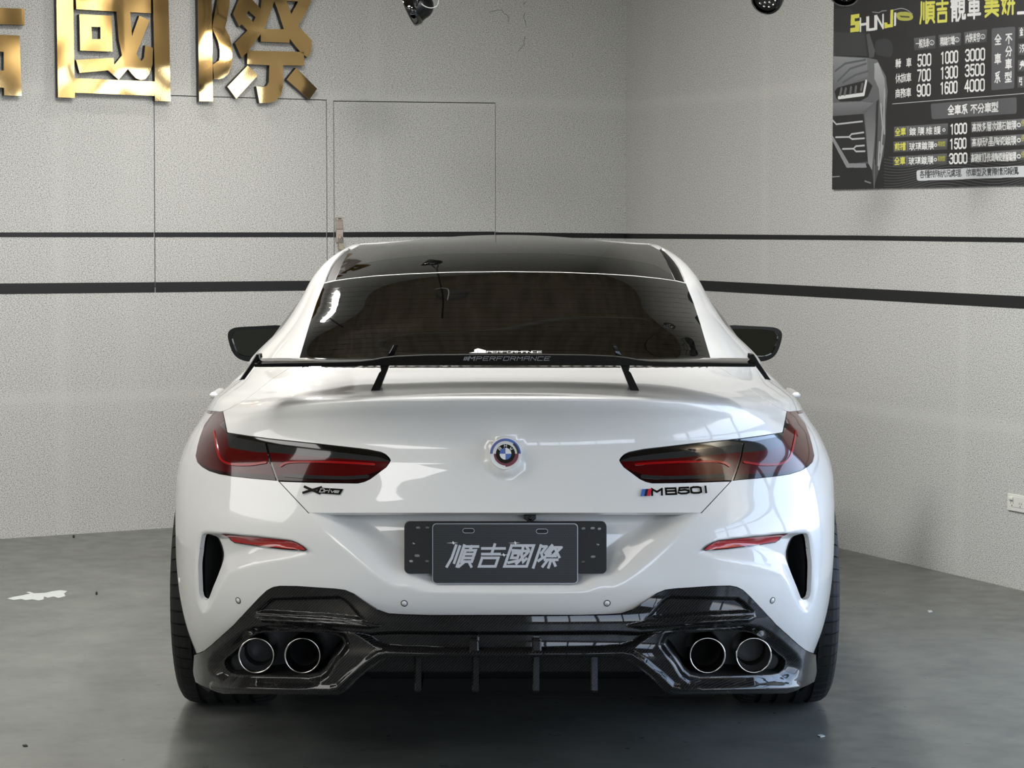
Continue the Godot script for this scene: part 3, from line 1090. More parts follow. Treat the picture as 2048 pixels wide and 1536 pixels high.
# ---------- door mirrors ----------
func build_mirrors() -> void:
	for s in [1.0, -1.0]:
		var t := Node3D.new()
		t.name = numbered("door_mirror", car)
		car.add_child(t, true)
		var to := func(a: PackedVector2Array, z: float) -> PackedVector2Array:
			var r := PackedVector2Array()
			for q in a:
				var w := at_z(q.x, q.y, z)
				r.append(Vector2(w.x * s, w.y))
			return r
		var outer := smooth_poly(pts([456, 676, 457, 664, 465, 657, 480, 654, 520, 652, 560, 651, 580, 660, 575, 700, 540, 716, 505, 722.5, 488, 721.5, 473, 714, 463, 700]), 3)
		var b := MB.new()
		add_extrude(b, to.call(outer, -3.3), [to.call(smooth_poly(pts([464, 678, 466, 668, 473, 662, 500, 659, 556, 658, 568, 664, 560, 700, 530, 710, 500, 713, 484, 711, 473, 703]), 3), -3.3)], Vector3(0, 0, -3.31), Vector3(1, 0, 0), Vector3(0, 1, 0), 0.012, 0.0)
		# the bowl of the housing, drawn in towards the front
		var ring: PackedVector2Array = to.call(outer, -3.3)
		var mid := Vector2.ZERO
		for q in ring: mid += q / ring.size()
		var prev := 1.0
		for k in range(1, 7):
			var a := k / 6.0 * PI * 0.5
			var sc := maxf(cos(a), 0.02)
			for i in ring.size():
				var p := ring[i]
				var q := ring[(i + 1) % ring.size()]
				var z0 := -3.31 - 0.11 * sin((k - 1) / 6.0 * PI * 0.5)
				var z1 := -3.31 - 0.11 * sin(a)
				var v := func(w: Vector2, c: float, z: float) -> Vector3: return Vector3(lerpf(mid.x, w.x, c), lerpf(mid.y, w.y, c), z)
				b.quad(v.call(p, prev, z0), v.call(q, prev, z0), v.call(q, sc, z1), v.call(p, sc, z1), 2)
			prev = sc
		add_box(b, Vector3(-0.91 * s, 0.99, -3.36), Vector3(0.2, 0.03, 0.05), Basis.IDENTITY, 0.008)
		obj("mirror_housing", b.done(), mats["gloss_black"], t)
		b = MB.new()
		var gl: PackedVector2Array = to.call(smooth_poly(pts([463, 678, 465, 667, 472, 661, 500, 658, 557, 657, 569, 664, 561, 701, 530, 711, 500, 714, 483, 712, 472, 704]), 3), -3.3)
		add_extrude(b, gl, [], Vector3(0, 0, -3.32), Vector3(1, 0, 0), Vector3(0, 1, 0), 0.005)
		obj("mirror_glass", b.done(), mats["mirror"], t)

# ---------- wheels ----------
func build_wheels() -> void:
	var prof := PackedVector2Array()      # half-width across, radius: one tyre section from the inner bead to the outer bead
	var R := 0.347
	var half := 0.1375
	var segs := []
	for q in [[-0.115, 0.245], [-0.135, 0.27], [-0.142, 0.295], [-0.139, 0.318], [-0.130, 0.333], [-0.118, 0.341], [-0.105, 0.3445]]: segs.append([q[0], q[1], 0])
	var x := -0.095
	for gcen in [-0.072, -0.026, 0.026, 0.072]:
		for q in [[gcen - 0.0075, R], [gcen - 0.0055, R - 0.007], [gcen + 0.0055, R - 0.007], [gcen + 0.0075, R]]: segs.append([q[0], q[1], 1])
		segs.append([gcen + 0.022, R + 0.0004, 1])
	segs[-1] = [0.095, R - 0.0008, 1]
	for q in [[0.105, 0.3445], [0.118, 0.341], [0.130, 0.333], [0.139, 0.318], [0.142, 0.295], [0.135, 0.27], [0.115, 0.245]]: segs.append([q[0], q[1], 2])
	var tyre := MB.new()
	var blocks := 58
	for j in blocks * 4:
		var a0: float = TAU * (j / 4 + [0.0, 0.82, 0.85, 0.97][j % 4]) / blocks
		var a1: float = TAU * ((j + 1) / 4 + [0.0, 0.82, 0.85, 0.97][(j + 1) % 4]) / blocks
		for i in segs.size() - 1:
			var pt := func(sg: Array, a: float, slot: bool) -> Vector3:
				var r: float = sg[1]
				if slot and absf(sg[0]) > 0.084 and r > 0.325: r -= 0.006
				return Vector3(sg[0], r * cos(a), r * sin(a))
			var s0 := j % 4 == 2 or j % 4 == 3
			var s1 := (j + 1) % 4 == 2 or (j + 1) % 4 == 3
			tyre.quad(pt.call(segs[i], a0, s0), pt.call(segs[i + 1], a0, s0), pt.call(segs[i + 1], a1, s1), pt.call(segs[i], a1, s1), FLAT if segs[i][1] > 0.33 else 1)
	var tyre_mesh := tyre.done()
	var rim := MB.new()
	add_lathe(rim, PackedVector2Array([Vector2(0.245, 0.12), Vector2(0.25, 0.125), Vector2(0.24, 0.115), Vector2(0.225, 0.06), Vector2(0.22, -0.1), Vector2(0.245, -0.12)]), Vector3.ZERO, Vector3(1, 0, 0), 48)
	for k in 10:
		var a := TAU * k / 10.0
		var dirv := Vector3(0, cos(a), sin(a))
		add_box(rim, dirv * 0.14 + Vector3(0.085, 0, 0), Vector3(0.03, 0.21, 0.03), Basis(Vector3(1, 0, 0), dirv, Vector3(1, 0, 0).cross(dirv)), 0.006)
	add_lathe(rim, PackedVector2Array([Vector2(0.07, 0.02), Vector2(0.07, 0.09), Vector2(0.03, 0.1), Vector2(0.0001, 0.1)]), Vector3.ZERO, Vector3(1, 0, 0), 24)
	var rim_mesh := rim.done()
	var disc := MB.new()
	add_lathe(disc, PackedVector2Array([Vector2(0.08, 0.0), Vector2(0.19, 0.0), Vector2(0.19, -0.03), Vector2(0.08, -0.03)]), Vector3.ZERO, Vector3(1, 0, 0), 32)
	var disc_mesh := disc.done()
	for z in [-1.13, -4.15]:
		for s in [-1.0, 1.0]:
			var t := Node3D.new()
			t.name = numbered("wheel", car)
			car.add_child(t, true)
			t.position = Vector3(s * (0.809 if z > -2 else 0.775), R, z)
			t.rotation.y = 0.0 if s > 0 else PI
			obj("tyre", tyre_mesh, mats["rubber"], t)
			obj("rim", rim_mesh, mats["rim"], t)
			obj("brake_disc", disc_mesh, mats["steel"], t)
	# wheel housings, so that nothing shows through
	var b := MB.new()
	for z in [-1.13, -4.15]:
		for s in [-1.0, 1.0]:
			for i in 16:
				var a := PI * i / 16.0 - 0.15
				var c := PI * (i + 1) / 16.0 - 0.1
				var p := Vector3(0, sin(a), cos(a)) * 0.42
				var q := Vector3(0, sin(c), cos(c)) * 0.42
				var o := Vector3(0, 0.345, z)
				b.quad(o + p + Vector3(s * 0.88, 0, 0), o + q + Vector3(s * 0.88, 0, 0), o + q + Vector3(s * 0.6, 0, 0), o + p + Vector3(s * 0.6, 0, 0))
	var liner := obj("wheel_housing", b.done(), mats["void"], car)
	liner.set_meta("kind", "stuff")

# ---------- lettering: each sign is a list of pen strokes on a grid of 25 x 25, a letter pair (a = 0 ... y = 24) for a point, y down ----------
const PEN := {
	"一": "bmxm", "車": "cdwd ehuhuqeqeh elul buxu mamy", "吉": "bexe mamk dkuk eououxexeo",
	"順": "cbcoax gcgt kbkx mcyc scrg ngxgxsnsng nkxk noxo qsmx usyx",
	"國": "bbxbxxbxbb eguh fjljlofofj etmr ndolssup tjmu rdtf",
	"際": "cbcy ccicfjiofr nbjj mdqdkn mgoj rdxdrm reyn nmum lqxq rqry nslx usxw",
	"靚": "adld bgkg ajlj fafj cmcy cmjmjy cqjq cuju ocwcwpopoc ogwg okwk qppumy upuwywyt",
	"美": "haje rape cfwf djvj bnxn mfmn csws moltcy mswy", "妍": "fbcmiw jgcx ahkh meye mmym pepnmy vevy",
	"般": "fadd cecqay cekeky anmn ghgk gqgt pcphnk pcvcviyi nnwnoy poyy", "洗": "#氵 lbji jgwg qaqm hmym nmmthy smswywys",
	"氵": "ccff ajdl bxfp", "糸": "gbcgij ifcmjm fmfy cqav iqkv", "金": "faai fakh ciii bnjn fifv cqdt iqht awkv", "亻": "gabm ehey", "扌": "fafwdw agkg apkm",
	"王": "adjd blil auks fdft", "青": "ndyd ogxg njyj sasj pmpy pmwmwy pqwq puwu",
	"精": "gagy akmk cdeh kdih glau glms #青", "緻": "#糸 ldsd odmiri okow lpsp lwsv ubsj tgyg xhry tkyy", "打": "#扌 meye sesxpw",
	"蠟": "bfjfjmbmbf fafu avkt iqkw obne sbrf wbvf ngxgxonong nkxk sgso npnxqv spsxvv wpyy",
	"內": "cgcy cgwgwxtw mamkfs mkts", "裝": "hahl cbcfhf bihi kexe qaqk lkwk cnwn mlmn lncv hrhylw nnwx upps",
	"容": "mamd chcdwdwh igek qguk micr miwr hrrrryhyhr", "轎": "bdkd chkhkpcpch clkl atlt gagy wboc mhyh semn thym pkvkvnpnpk nyn qnqxqxx prvrvvpvpr",
	"休": "#亻 jhyh qaqy qiju qiyu", "旅": "fafe aflf efenay eljlixfw oalh neye xink okowru skyx wmsq",
	"商": "mamd cewe ifji qfpi dydjvjvx jlhp plrp iqqqqviviq", "務": "bcjcfg cfhi akkkin fkfycx fmas oalh nexemn ogyn mqwqvxsw qmqrly",
	"全": "mabl maxl fltl fqtq cxwx mlmx", "系": "uaed lcfipi rfgoto momyjx grcw rrww qlup", "不": "bdxd ndbq mhmy pjxq", "分": "jbbl pbxl emtmsxow lmjsdy",
	"型": "bcnc ahoh eceibo kcko rcrk wawntn esus bxxx mpmx", "鍍": "#金 rard lexe lelomy miyi piqm viul qmvm nqxqny psyy",
	"膜": "cbcqay cbjbjy ciji cpjp mdyd papg vavg nhxhxononh nkxk lryr sortly ssyy", "維": "#糸 oalj ngny satf nfyf nlxl nqxq nwyw sfsw",
	"護": "fafd aeke biji bmjm bqjqjxbxbq mcyc papd vavd pfmk ohoq ohyh olxl opyp tgtp nswsmy otyy", "前": "hajd rapd bfxf djdy djljly dnln drlr qjqt vivxsw",
	"擋": "#扌 sase obpe wbve mimfyfyi pivivmpmpi noxoxynyno ntxt sosy", "玻": "#王 mfyfwj mfmojy rarl nlwlmy omyy",
	"璃": "#王 rard ldyd nfnlwlwf pfuk ufpk mymoxoxx slpuut", "長": "gbgo gbvb gftf gjtj boxo hohxmu lowy uqpt", "效": "gage afnf ehbl jhml kmby cnmx raok qgyg whny qkyy",
	"高": "mame cewe hhrhrlhlhh dydovovx irqrqwiwir", "多": "laeg jdsddm hgli okgr mnvney lqot", "層": "dbwbwgdg dbdoay jhkj shrj hkvkvphphk okop iruruyiyir iuuu",
	"次": "cfgi buhn najl lgxgvk qjorhy qnyy", "鑽": "#金 ldsd lhsh papi tdyd thyh vavi nkxkxununk nnxn nqxq qumy uuyy", "石": "bdxd ldbr hmumuxhxhm",
	"級": "#糸 ldvdtjxjmy odomky plyy", "矽": "ackc fcao dkjkjvdvdk rbml pfxfly qkuo", "晶": "hararkhkha hfrf bnlnlybybn bsls nnxnxynynn nsxs",
	"陶": "cbcy ccicfjiofr naki meyexxuw ohml njuj lnvn qjqu npnuuuup", "瓷": "cbfd blhg ndjh lcxcwg qejl qgxl cnwn hngxmu irrr qrsxxxxu",
	"硬": "ackc fcao dkjkjvdvdk lcyc ngxgxpnpng nkxk scrqly nryy", "度": "mamd dexe dedoay fjwj jgjn rgrn jnrn gquqgy irwy",
	"先": "hbdi gfvf maml blxl jliscy plpwxwxs", "進": "dcgf bjgjepgt bwiuyx naji lfls qare lfyf ljxj lnxn lsys rfrs",
	"塗": "cbfd agdi bpfk paih paxh lhuh jkxk phpp mmjp smwp esus bxxx mpmx", "各": "kadj ietecq igxp gpspsxgxgp",
	"種": "jabd ahkh fcfy fiar gjko wamc lfyf nixixqnqni nmxm mtxt lxyx sbsx", "特": "dcbj cgkg apkn gagy mexe rarj ljyj loyo ujuxrw orqu",
	"殊": "aclc ecal dhjhbx elho odmj ngxg llyl sasy smlv smyv", "狀": "iaiy cccjij aoio eobx liyi raqkky rkyy vcxf", "況": "#氵 kcwcwlklkc nlmshy slswywys",
	"處": "mamf mcuc dfwfvj dfdoay gjsi mgmmsm jnft ipnpey hrwy popt poup uputyt", "理": "#王 mcxcxnmnmc mhxh rcrx msxs kxyx", "依": "#亻 qaqe ifyf pfip mlmxqu qgyw wjsn",
	"及": "ecrcpiviey icilcy ikxy", "實": "mamd chcdwdwh ggsgsmfm djvj mgmm gnsnsvgvgn gqsq jvey pvuy", "情": "fafy bgal ifjj #青",
	"報": "beme gagi aini dken jkin bomo asns gogy pbpy pbxbxiui qmxmpy rnyy", "價": "#亻 jbyb kexexjkjke oboj tbtj llwlwulull lowo lrwr nujy uuyy",
	"保": "#亻 lbwbwjljlb inyn qjqy qojx qoyx", "深": "#氵 jhjcxcxg nejj tdxi imym qlqy qnjx qnyx", "臭": "mafe eeuevnunenee eiui blxl mlby mnxy", "引": "bcjcjhbhbncnjnjxfw wawy",
	"，": "cscvaw", "。": "asdsdvavas", "·": "mlmn",
	"0": "dajamdmvjydyavadda", "1": "bdgagy", "3": "aedajamdmjjlfl jlmomvjydyau", "4": "jyjaarnr", "5": "macablijmmmujydyau", "6": "lciadaaeaudyjymvmnjkdkan", "7": "aamaey",
	"8": "aamamyayaa almlm", "9": "bweyjymumejadaadaldojoml", "H": "aaay mamy ammm", "P": "ayaajamdmjjmam", "E": "maaaaymy amkm", "R": "ayaajamdmjjmam gmmy", "F": "ayaama amkm",
	"O": "aamamyayaa", "M": "ayaagmmamy", "A": "ayaamamy ammm", "N": "ayaamyma", "C": "maaaaymy", "S": "maaaammmmyay", "U": "aaaymyma", "J": "mamyayau", "I": "gagy", "i": "gigy gagc",
	"X": "aamy maay", "D": "aaayjymvmdjaaa", "r": "ayak aojkmk", "v": "akgymk", "e": "armrmkakaymy", "B": "aaayjymvmojlal jlmimdjaaa", "W": "aadygkjyma", "n": "ayaamamy",
}

func pen(ch: String) -> Array:          # strokes in a unit square, y down
	var r := []
	for s in (PEN.get(ch, "") as String).split(" ", false):
		if s.begins_with("#"):
			r.append_array(pen(s.substr(1)))
			continue
		var a := PackedVector2Array()
		for i in range(0, s.length() - 1, 2):
			a.append(Vector2(s.unicode_at(i) - 97, s.unicode_at(i + 1) - 97) / 24.0)
		r.append(a)
	return r

func narrow(ch: String) -> bool:
	return ch.unicode_at(0) < 128

# strokes of a line of text; each glyph fills a cell of its own: [outline, ...] in cell units, laid along x
func layout(text: String, gap := 0.16, latin := 0.56) -> Array:
	var x := 0.0
	var r := []
	for ch in text:
		if ch == " ":
			x += 0.4
			continue
		var w := latin if narrow(ch) else 1.0
		for s in pen(ch):
			var a := PackedVector2Array()
			for q in s: a.append(Vector2(x + q.x * (w * 2.0 if narrow(ch) else 1.0), q.y))
			r.append(a)
		x += w + gap
	return [r, x - gap]

# text as thin raised letters on a plane: the cell's height is h; slant leans to the right
func letters(text: String, o: Vector3, x: Vector3, y: Vector3, width: float, h: float, stroke: float, thick: float, slant := 0.0, gap := 0.16, latin := 0.56) -> ArrayMesh:
	var l := layout(text, gap, latin)
	var polys := []
	for s in l[0]:
		var a := PackedVector2Array()
		for q in s: a.append(Vector2(q.x / l[1] * width + (1.0 - q.y) * h * slant, (1.0 - q.y) * h) * 4000.0)
		for p in Geometry2D.offset_polyline(a, stroke * 2000.0, Geometry2D.JOIN_MITER, Geometry2D.END_SQUARE):
			if not Geometry2D.is_polygon_clockwise(p): polys.append([p, []])
			else: polys[-1][1].append(p)
	var b := MB.new()
	var k := 0
	for p in polys:
		var sc := func(a: PackedVector2Array) -> PackedVector2Array:
			var r := PackedVector2Array()
			for q in a: r.append(q / 4000.0)
			return r
		var holes := []
		for q in p[1]: holes.append(sc.call(q))
		add_extrude(b, sc.call(p[0]), holes, o + x.cross(y) * 0.00003 * k, x, y, thick)
		k = (k + 1) % 5
	return b.done()

# ---------- flat print: drawing into an image ----------
class Print:
	var im: Image
	var map: Callable           # drawing coordinates -> image pixels
	var w := 0
	var h := 0
	func _init(width: int, height: int, c: Color, m: Callable) -> void:
		im = Image.create_empty(width, height, false, Image.FORMAT_RGB8)
		im.fill(c)
		map = m
		w = width
		h = height
	func line(a: Vector2, b: Vector2, r: float, c: Color, mapped := false) -> void:
		if not mapped:
			a = map.call(a); b = map.call(b)
		var x0 := maxi(0, int(minf(a.x, b.x) - r - 1))
		var x1 := mini(w - 1, int(maxf(a.x, b.x) + r + 2))
		var y0 := maxi(0, int(minf(a.y, b.y) - r - 1))
		var y1 := mini(h - 1, int(maxf(a.y, b.y) + r + 2))
		var d := b - a
		var ll := maxf(d.length_squared(), 1e-9)
		for y in range(y0, y1 + 1):
			for x in range(x0, x1 + 1):
				var p := Vector2(x + 0.5, y + 0.5)
				var t := clampf((p - a).dot(d) / ll, 0.0, 1.0)
				var k := clampf(r + 0.5 - p.distance_to(a + d * t), 0.0, 1.0)
				if k > 0.0: im.set_pixel(x, y, im.get_pixel(x, y).lerp(c, k))
	func path(a: PackedVector2Array, r: float, c: Color) -> void:
		for i in a.size() - 1: line(a[i], a[i + 1], r, c)
	func fill(a: PackedVector2Array, c: Color, c2 := Color(0, 0, 0, 0)) -> void:     # c2: the colour at the bottom, for printed gradients
		var q := PackedVector2Array()
		var y0 := 1e9
		var y1 := -1e9
		for p in a:
			var m: Vector2 = map.call(p)
			q.append(m)
			y0 = minf(y0, m.y); y1 = maxf(y1, m.y)
		for y in range(maxi(0, int(y0)), mini(h - 1, int(y1) + 1)):
			var xs := []
			for i in q.size():
				var p := q[i]
				var s := q[(i + 1) % q.size()]
				if (p.y <= y + 0.5) != (s.y <= y + 0.5):
					xs.append(p.x + (y + 0.5 - p.y) / (s.y - p.y) * (s.x - p.x))
			xs.sort()
			for i in range(0, xs.size() - 1, 2):
				var x0 := clampi(int(round(xs[i])), 0, w)
				var x1 := clampi(int(round(xs[i + 1])), 0, w)
				if x1 > x0:
					im.fill_rect(Rect2i(x0, y, x1 - x0, 1), c if c2.a == 0.0 else c.lerp(c2, clampf((y - y0) / maxf(y1 - y0, 1.0), 0, 1)))

# text between two pixels of its foot line, of heights h0 (left) and h1 (right)
func print_text(g: Print, host, text: String, p0: Vector2, p1: Vector2, h0: float, h1: float, r: float, c: Color, lean := 0.0, gap := 0.14, latin := 0.5) -> void:
	var l: Array = host.layout(text, gap, latin)
	for s in l[0]:
		var a := PackedVector2Array()
		for q in s:
			var t: float = q.x / l[1]
			var foot := p0.lerp(p1, t)
			a.append(foot + Vector2(lean * (1.0 - q.y), -(1.0 - q.y)) * Vector2(1.0, lerpf(h0, h1, t)))
		g.path(a, r, c)

# ---------- plate, emblem, badges, sensors and other fittings on the car's tail ----------
func px_poly(a: PackedVector2Array, z: float) -> PackedVector2Array:     # outline in photo pixels -> metres on the plane at depth z
	var r := PackedVector2Array()
	for q in a:
		var w := at_z(q.x, q.y, z)
		r.append(Vector2(w.x, w.y))
	return r

func slab(a: PackedVector2Array, holes: Array, z: float, depth: float, bevel := 0.0) -> ArrayMesh:
	var hs := []
	for h in holes: hs.append(px_poly(h, z))
	return extrude(px_poly(a, z), hs, Vector3(0, 0, z - depth), Vector3(1, 0, 0), Vector3(0, 1, 0), depth, bevel)

func sector(r0: float, r1: float, a0: float, a1: float, k := 18) -> PackedVector2Array:
	var a := PackedVector2Array()
	for i in k + 1:
		var t := deg_to_rad(lerpf(a0, a1, float(i) / k))
		a.append(Vector2(cos(t), sin(t)) * r1)
	for i in k + 1:
		var t := deg_to_rad(lerpf(a1, a0, float(i) / k))
		a.append(Vector2(cos(t), sin(t)) * r0)
	return a

func build_plate() -> void:
	var zb := -0.019
	var t := Node3D.new()
	t.name = "plate_bracket"
	car.add_child(t, true)
	var slots := []
	for s in [[836, 1056, 9, 6], [854.5, 1056, 8, 6], [834, 1112, 11, 6.5], [822, 1123, 8, 6], [854, 1123, 8, 6], [1167, 1057.5, 8, 6], [1185.5, 1057, 9, 6], [1199, 1058, 7, 6], [1186.5, 1114, 10, 6], [1166.5, 1124.5, 8, 6]]:
		slots.append(rounded(s[2], s[3], 2.9, Vector2(s[0], s[1])))
	obj("bracket_board", slab(rounded(404.5, 104, 10, Vector2(1010.9, 1095.5)), slots, zb, 0.012, 0.001), mats["black_plastic"], t)
	for q in [Vector2(827.5, 1087.5), Vector2(1195.6, 1089.7)]:
		var b := MB.new()
		add_lathe(b, PackedVector2Array([Vector2(0.0036, 0), Vector2(0.0036, 0.0016), Vector2(0.002, 0.0026), Vector2(0.0001, 0.0027)]), at_z(q.x, q.y, zb), Vector3(0, 0, 1), 14)
		obj("screw", b.done(), mats["steel"], t)
	var p := Node3D.new()
	p.name = "number_plate"
	car.add_child(p, true)
	p.set_meta("label", "black plate with slanted silver characters")
	var zp := zb + 0.006
	var c := Vector2(1010.3, 1107.2)
	var holes := [rounded(22, 8, 3.9, Vector2(937, 1061.5)), rounded(22, 8, 3.9, Vector2(1084, 1062.5))]
	obj("plate_sheet", slab(rounded(291.5, 120.5, 8, c), holes, zp, 0.003), mats["silver"], p)
	var holes2 := [rounded(24, 10, 4.9, Vector2(937, 1061.5)), rounded(24, 10, 4.9, Vector2(1084, 1062.5))]
	obj("plate_print", slab(rounded(288.5, 117.5, 7, c), holes2, zp + 0.0006, 0.0006), mats["plate_black"], p)
	var o := at_z(890, 1136.2, zp + 0.0006)
	var e := at_z(1116, 1136.2, zp + 0.0006)
	var k := 0
	for ch in "順吉國際":
		var w := (e.x - o.x) / 4.0
		obj("plate_character", letters(ch, o + Vector3(w * k + 0.004, 0.002, 0), Vector3.RIGHT, Vector3.UP, w - 0.010, 0.0565, 0.0066, 0.0004, 0.34), mats["plate_silver"], p)
		k += 1
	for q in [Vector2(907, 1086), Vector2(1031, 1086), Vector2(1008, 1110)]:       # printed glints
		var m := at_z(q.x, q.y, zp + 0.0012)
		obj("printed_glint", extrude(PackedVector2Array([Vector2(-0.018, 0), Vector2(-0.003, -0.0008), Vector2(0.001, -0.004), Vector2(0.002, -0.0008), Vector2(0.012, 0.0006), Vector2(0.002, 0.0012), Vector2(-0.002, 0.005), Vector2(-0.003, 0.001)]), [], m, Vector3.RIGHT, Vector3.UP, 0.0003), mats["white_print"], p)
	# reversing camera under the lid
	var cam_z := -0.028
	var r := Node3D.new()
	r.name = "reversing_camera"
	car.add_child(r, true)
	obj("camera_housing", slab(pts([1048, 1030, 1072, 1030, 1072, 1038, 1064, 1043, 1056, 1043, 1048, 1038]), [], cam_z, 0.03, 0.002), mats["black_plastic"], r)
	var b := MB.new()
	add_lathe(b, PackedVector2Array([Vector2(0.005, 0), Vector2(0.005, 0.002), Vector2(0.003, 0.004), Vector2(0.0001, 0.0046)]), at_z(1060, 1036.5, cam_z), Vector3(0, 0, 1), 16)
	obj("camera_lens", b.done(), mats["tint_glass"], r)

func build_badges() -> void:
	var f := shell_frame(1011, 911.5, 0.0085)
	f.origin = on_shell(1009.9, 911.5, lid_lift(Vector2(1011, 911.5), Vector3.ZERO) + 0.013)
	f.basis = Basis.IDENTITY.rotated(Vector3.RIGHT, -0.03)
	f.origin.x = at_z(1011, 911, f.origin.z).x
	var k := 5.72 / F        # metres per pixel there
	var t := Node3D.new()
	t.name = "emblem"
	car.add_child(t, true)
	t.set_meta("label", "round enamel emblem in blue, red, black and white")
	var lay := func(called: String, poly: PackedVector2Array, lift: float, m: String, thick := 0.0006) -> void:
		var a := PackedVector2Array()
		for q in poly: a.append(q * k)
		obj(called, extrude(a, [], f.origin + f.basis.z * lift, f.basis.x, f.basis.y, thick), mats[m], t)
	var b := MB.new()
	add_lathe(b, PackedVector2Array([Vector2(32.0 * k, -0.02), Vector2(32.0 * k, 0.0025), Vector2(31.2 * k, 0.0035), Vector2(30.5 * k, 0.0032), Vector2(0.0001, 0.0034)]), f.origin, f.basis.z, 48)
	obj("emblem_base", b.done(), mats["white_print"], t)
	lay.call("blue_arc", sector(25.5, 30.6, 90, 180), 0.0034, "m_violet")
	lay.call("blue_arc", sector(25.5, 30.6, 0, 90), 0.0034, "m_blue")
	lay.call("navy_arc", sector(23.0, 28.0, 0, 52), 0.0037, "m_navy")
	lay.call("red_arc", sector(18.5, 23.4, 180, 270), 0.0034, "m_crimson")
	lay.call("red_arc", sector(18.5, 26.0, 270, 360), 0.0034, "m_crimson")
	lay.call("black_ring", circle(Vector2.ZERO, 19.0, 40), 0.0036, "gloss_black")
	for q in 4:
		lay.call("roundel_quarter", sector(0.01, 11.8, q * 90, q * 90 + 90, 10), 0.0042, "white_print" if q % 2 == 0 else "m_blue")
	var n := 0
	for ch in "BMW":
		var a := deg_to_rad([138.0, 90.0, 42.0][n])
		var x := Vector2(sin(a), -cos(a))
		var y := Vector2(cos(a), sin(a))
		var o := f.origin + (f.basis.x * y.x + f.basis.y * y.y) * 12.9 * k - (f.basis.x * x.x + f.basis.y * x.y) * 2.4 * k + f.basis.z * 0.0042
		obj("emblem_letter", letters(ch, o, f.basis.x * x.x + f.basis.y * x.y, f.basis.x * y.x + f.basis.y * y.y, 4.8 * k, 4.6 * k, 0.9 * k, 0.0006), mats["white_print"], t)
		n += 1
	# the badges left and right under the lamps
	for s in [0, 1]:
		var g := shell_frame(648 if s == 0 else 1348, 983, 0.0005)
		var o := g.origin
		var bx := g.basis.x
		var by := g.basis.y
		var kx := 1.0 / ((proj(o + bx * 0.02) - proj(o)).x / 0.02)
		var ky := 1.0 / ((proj(o) - proj(o + by * 0.02)).y / 0.02)
		var c := proj(o)
		var th := Node3D.new()
		th.name = "drive_badge" if s == 0 else "model_badge"
		car.add_child(th, true)
		var put := func(called: String, a: PackedVector2Array, lift: float, m: String, thick: float) -> void:
			var r := PackedVector2Array()
			for q in a: r.append(Vector2((q.x - c.x) * kx, (c.y - q.y) * ky))
			obj(called, extrude(r, [], o + g.basis.z * lift, bx, by, thick), mats[m], th)
		var text := func(called: String, tx: String, x0: float, x1: float, y0: float, y1: float, lift: float, m: String, stroke: float, lean: float) -> void:
			obj(called, letters(tx, o + bx * (x0 - c.x) * kx + by * (c.y - y0) * ky + g.basis.z * lift, bx, by, (x1 - x0) * kx, (y0 - y1) * ky, stroke * kx, 0.0012, lean, 0.12, 0.6), mats[m], th)
		if s == 0:
			put.call("badge_plate", pts([637, 976, 686, 977, 681, 988.5, 633, 987]), 0.0, "gloss_black", 0.002)
			text.call("badge_letter", "X", 608, 640, 987, 975.5, 0.0012, "dark_chrome", 4.5, 0.1)
			var i := 0
			for ch in "Drive":
				var x: float = [640.0, 649.5, 656.5, 661.5, 670.0][i]
				text.call("badge_letter", ch, x, x + [7.5, 5.5, 3.0, 7.0, 7.5][i], 985, 978.5, 0.002, "silver", 1.3, 0.3)
				i += 1
		else:
			put.call("badge_stripe", pts([1285, 976.5, 1292, 976.5, 1287, 990.5, 1280, 990.5]), 0.0, "m_blue", 0.0022)
			put.call("badge_stripe", pts([1292.2, 976.5, 1297, 976.5, 1292, 990.5, 1287.2, 990.5]), 0.0, "m_navy", 0.0022)
			put.call("badge_stripe", pts([1297.2, 976.5, 1304, 976.5, 1299, 990.5, 1292.2, 990.5]), 0.0, "m_red", 0.0022)
			var i := 0
			for ch in "M850i":
				var x: float = [1302.0, 1330.5, 1355.0, 1381.0, 1408.0][i]
				text.call("badge_letter", ch, x + 1.5, x + [21.0, 21.0, 22.0, 21.0, 6.0][i], 988.5 - i * 0.4, 977.0 - i * 0.4, 0.0, "dark_chrome", 3.6, 0.12 if i == 0 else 0.0)
				i += 1
	# lettering on the wing's edge and on the glass
	var zt := -0.1385
	var w := Node3D.new()
	w.name = "wing_lettering"
	car.get_node("rear_wing").add_child(w, true)
	var o2 := at_z(952, 720.8, zt)
	var wd := at_z(1098, 720.8, zt).x - o2.x
	obj("lettering", letters("PERFORMANCE", o2, Vector3.RIGHT, Vector3.UP, wd, 0.0092, 0.0016, 0.0003, 0.35, 0.22), mats["grey_print"], w)
	var om := at_z(937, 720.8, zt)
	obj("lettering", letters("M", om, Vector3.RIGHT, Vector3.UP, 0.0135, 0.0092, 0.0026, 0.0003, 0.35), mats["grey_print"], w)
	for i in 3:
		var q := at_z(926.5 + 3.6 * i, 720.8, zt)
		obj("stripe", extrude(PackedVector2Array([Vector2(0, 0), Vector2(0.0032, 0), Vector2(0.0065, 0.0092), Vector2(0.0033, 0.0092)]), [], q, Vector3.RIGHT, Vector3.UP, 0.0003), mats["grey_print"], w)
	var gf := shell_frame(1010, 703, 0.0012)
	var gk := 0.02 / absf((proj(gf.origin + gf.basis.x * 0.02) - proj(gf.origin)).x)
	var gy := 0.02 / absf((proj(gf.origin + gf.basis.y * 0.02) - proj(gf.origin)).y)
	var st := Node3D.new()
	st.name = "window_sticker"
	car.add_child(st, true)
	var gp := func(x: float, y: float) -> Vector3: return gf.origin + gf.basis.x * (x - 1010) * gk + gf.basis.y * (703 - y) * gy
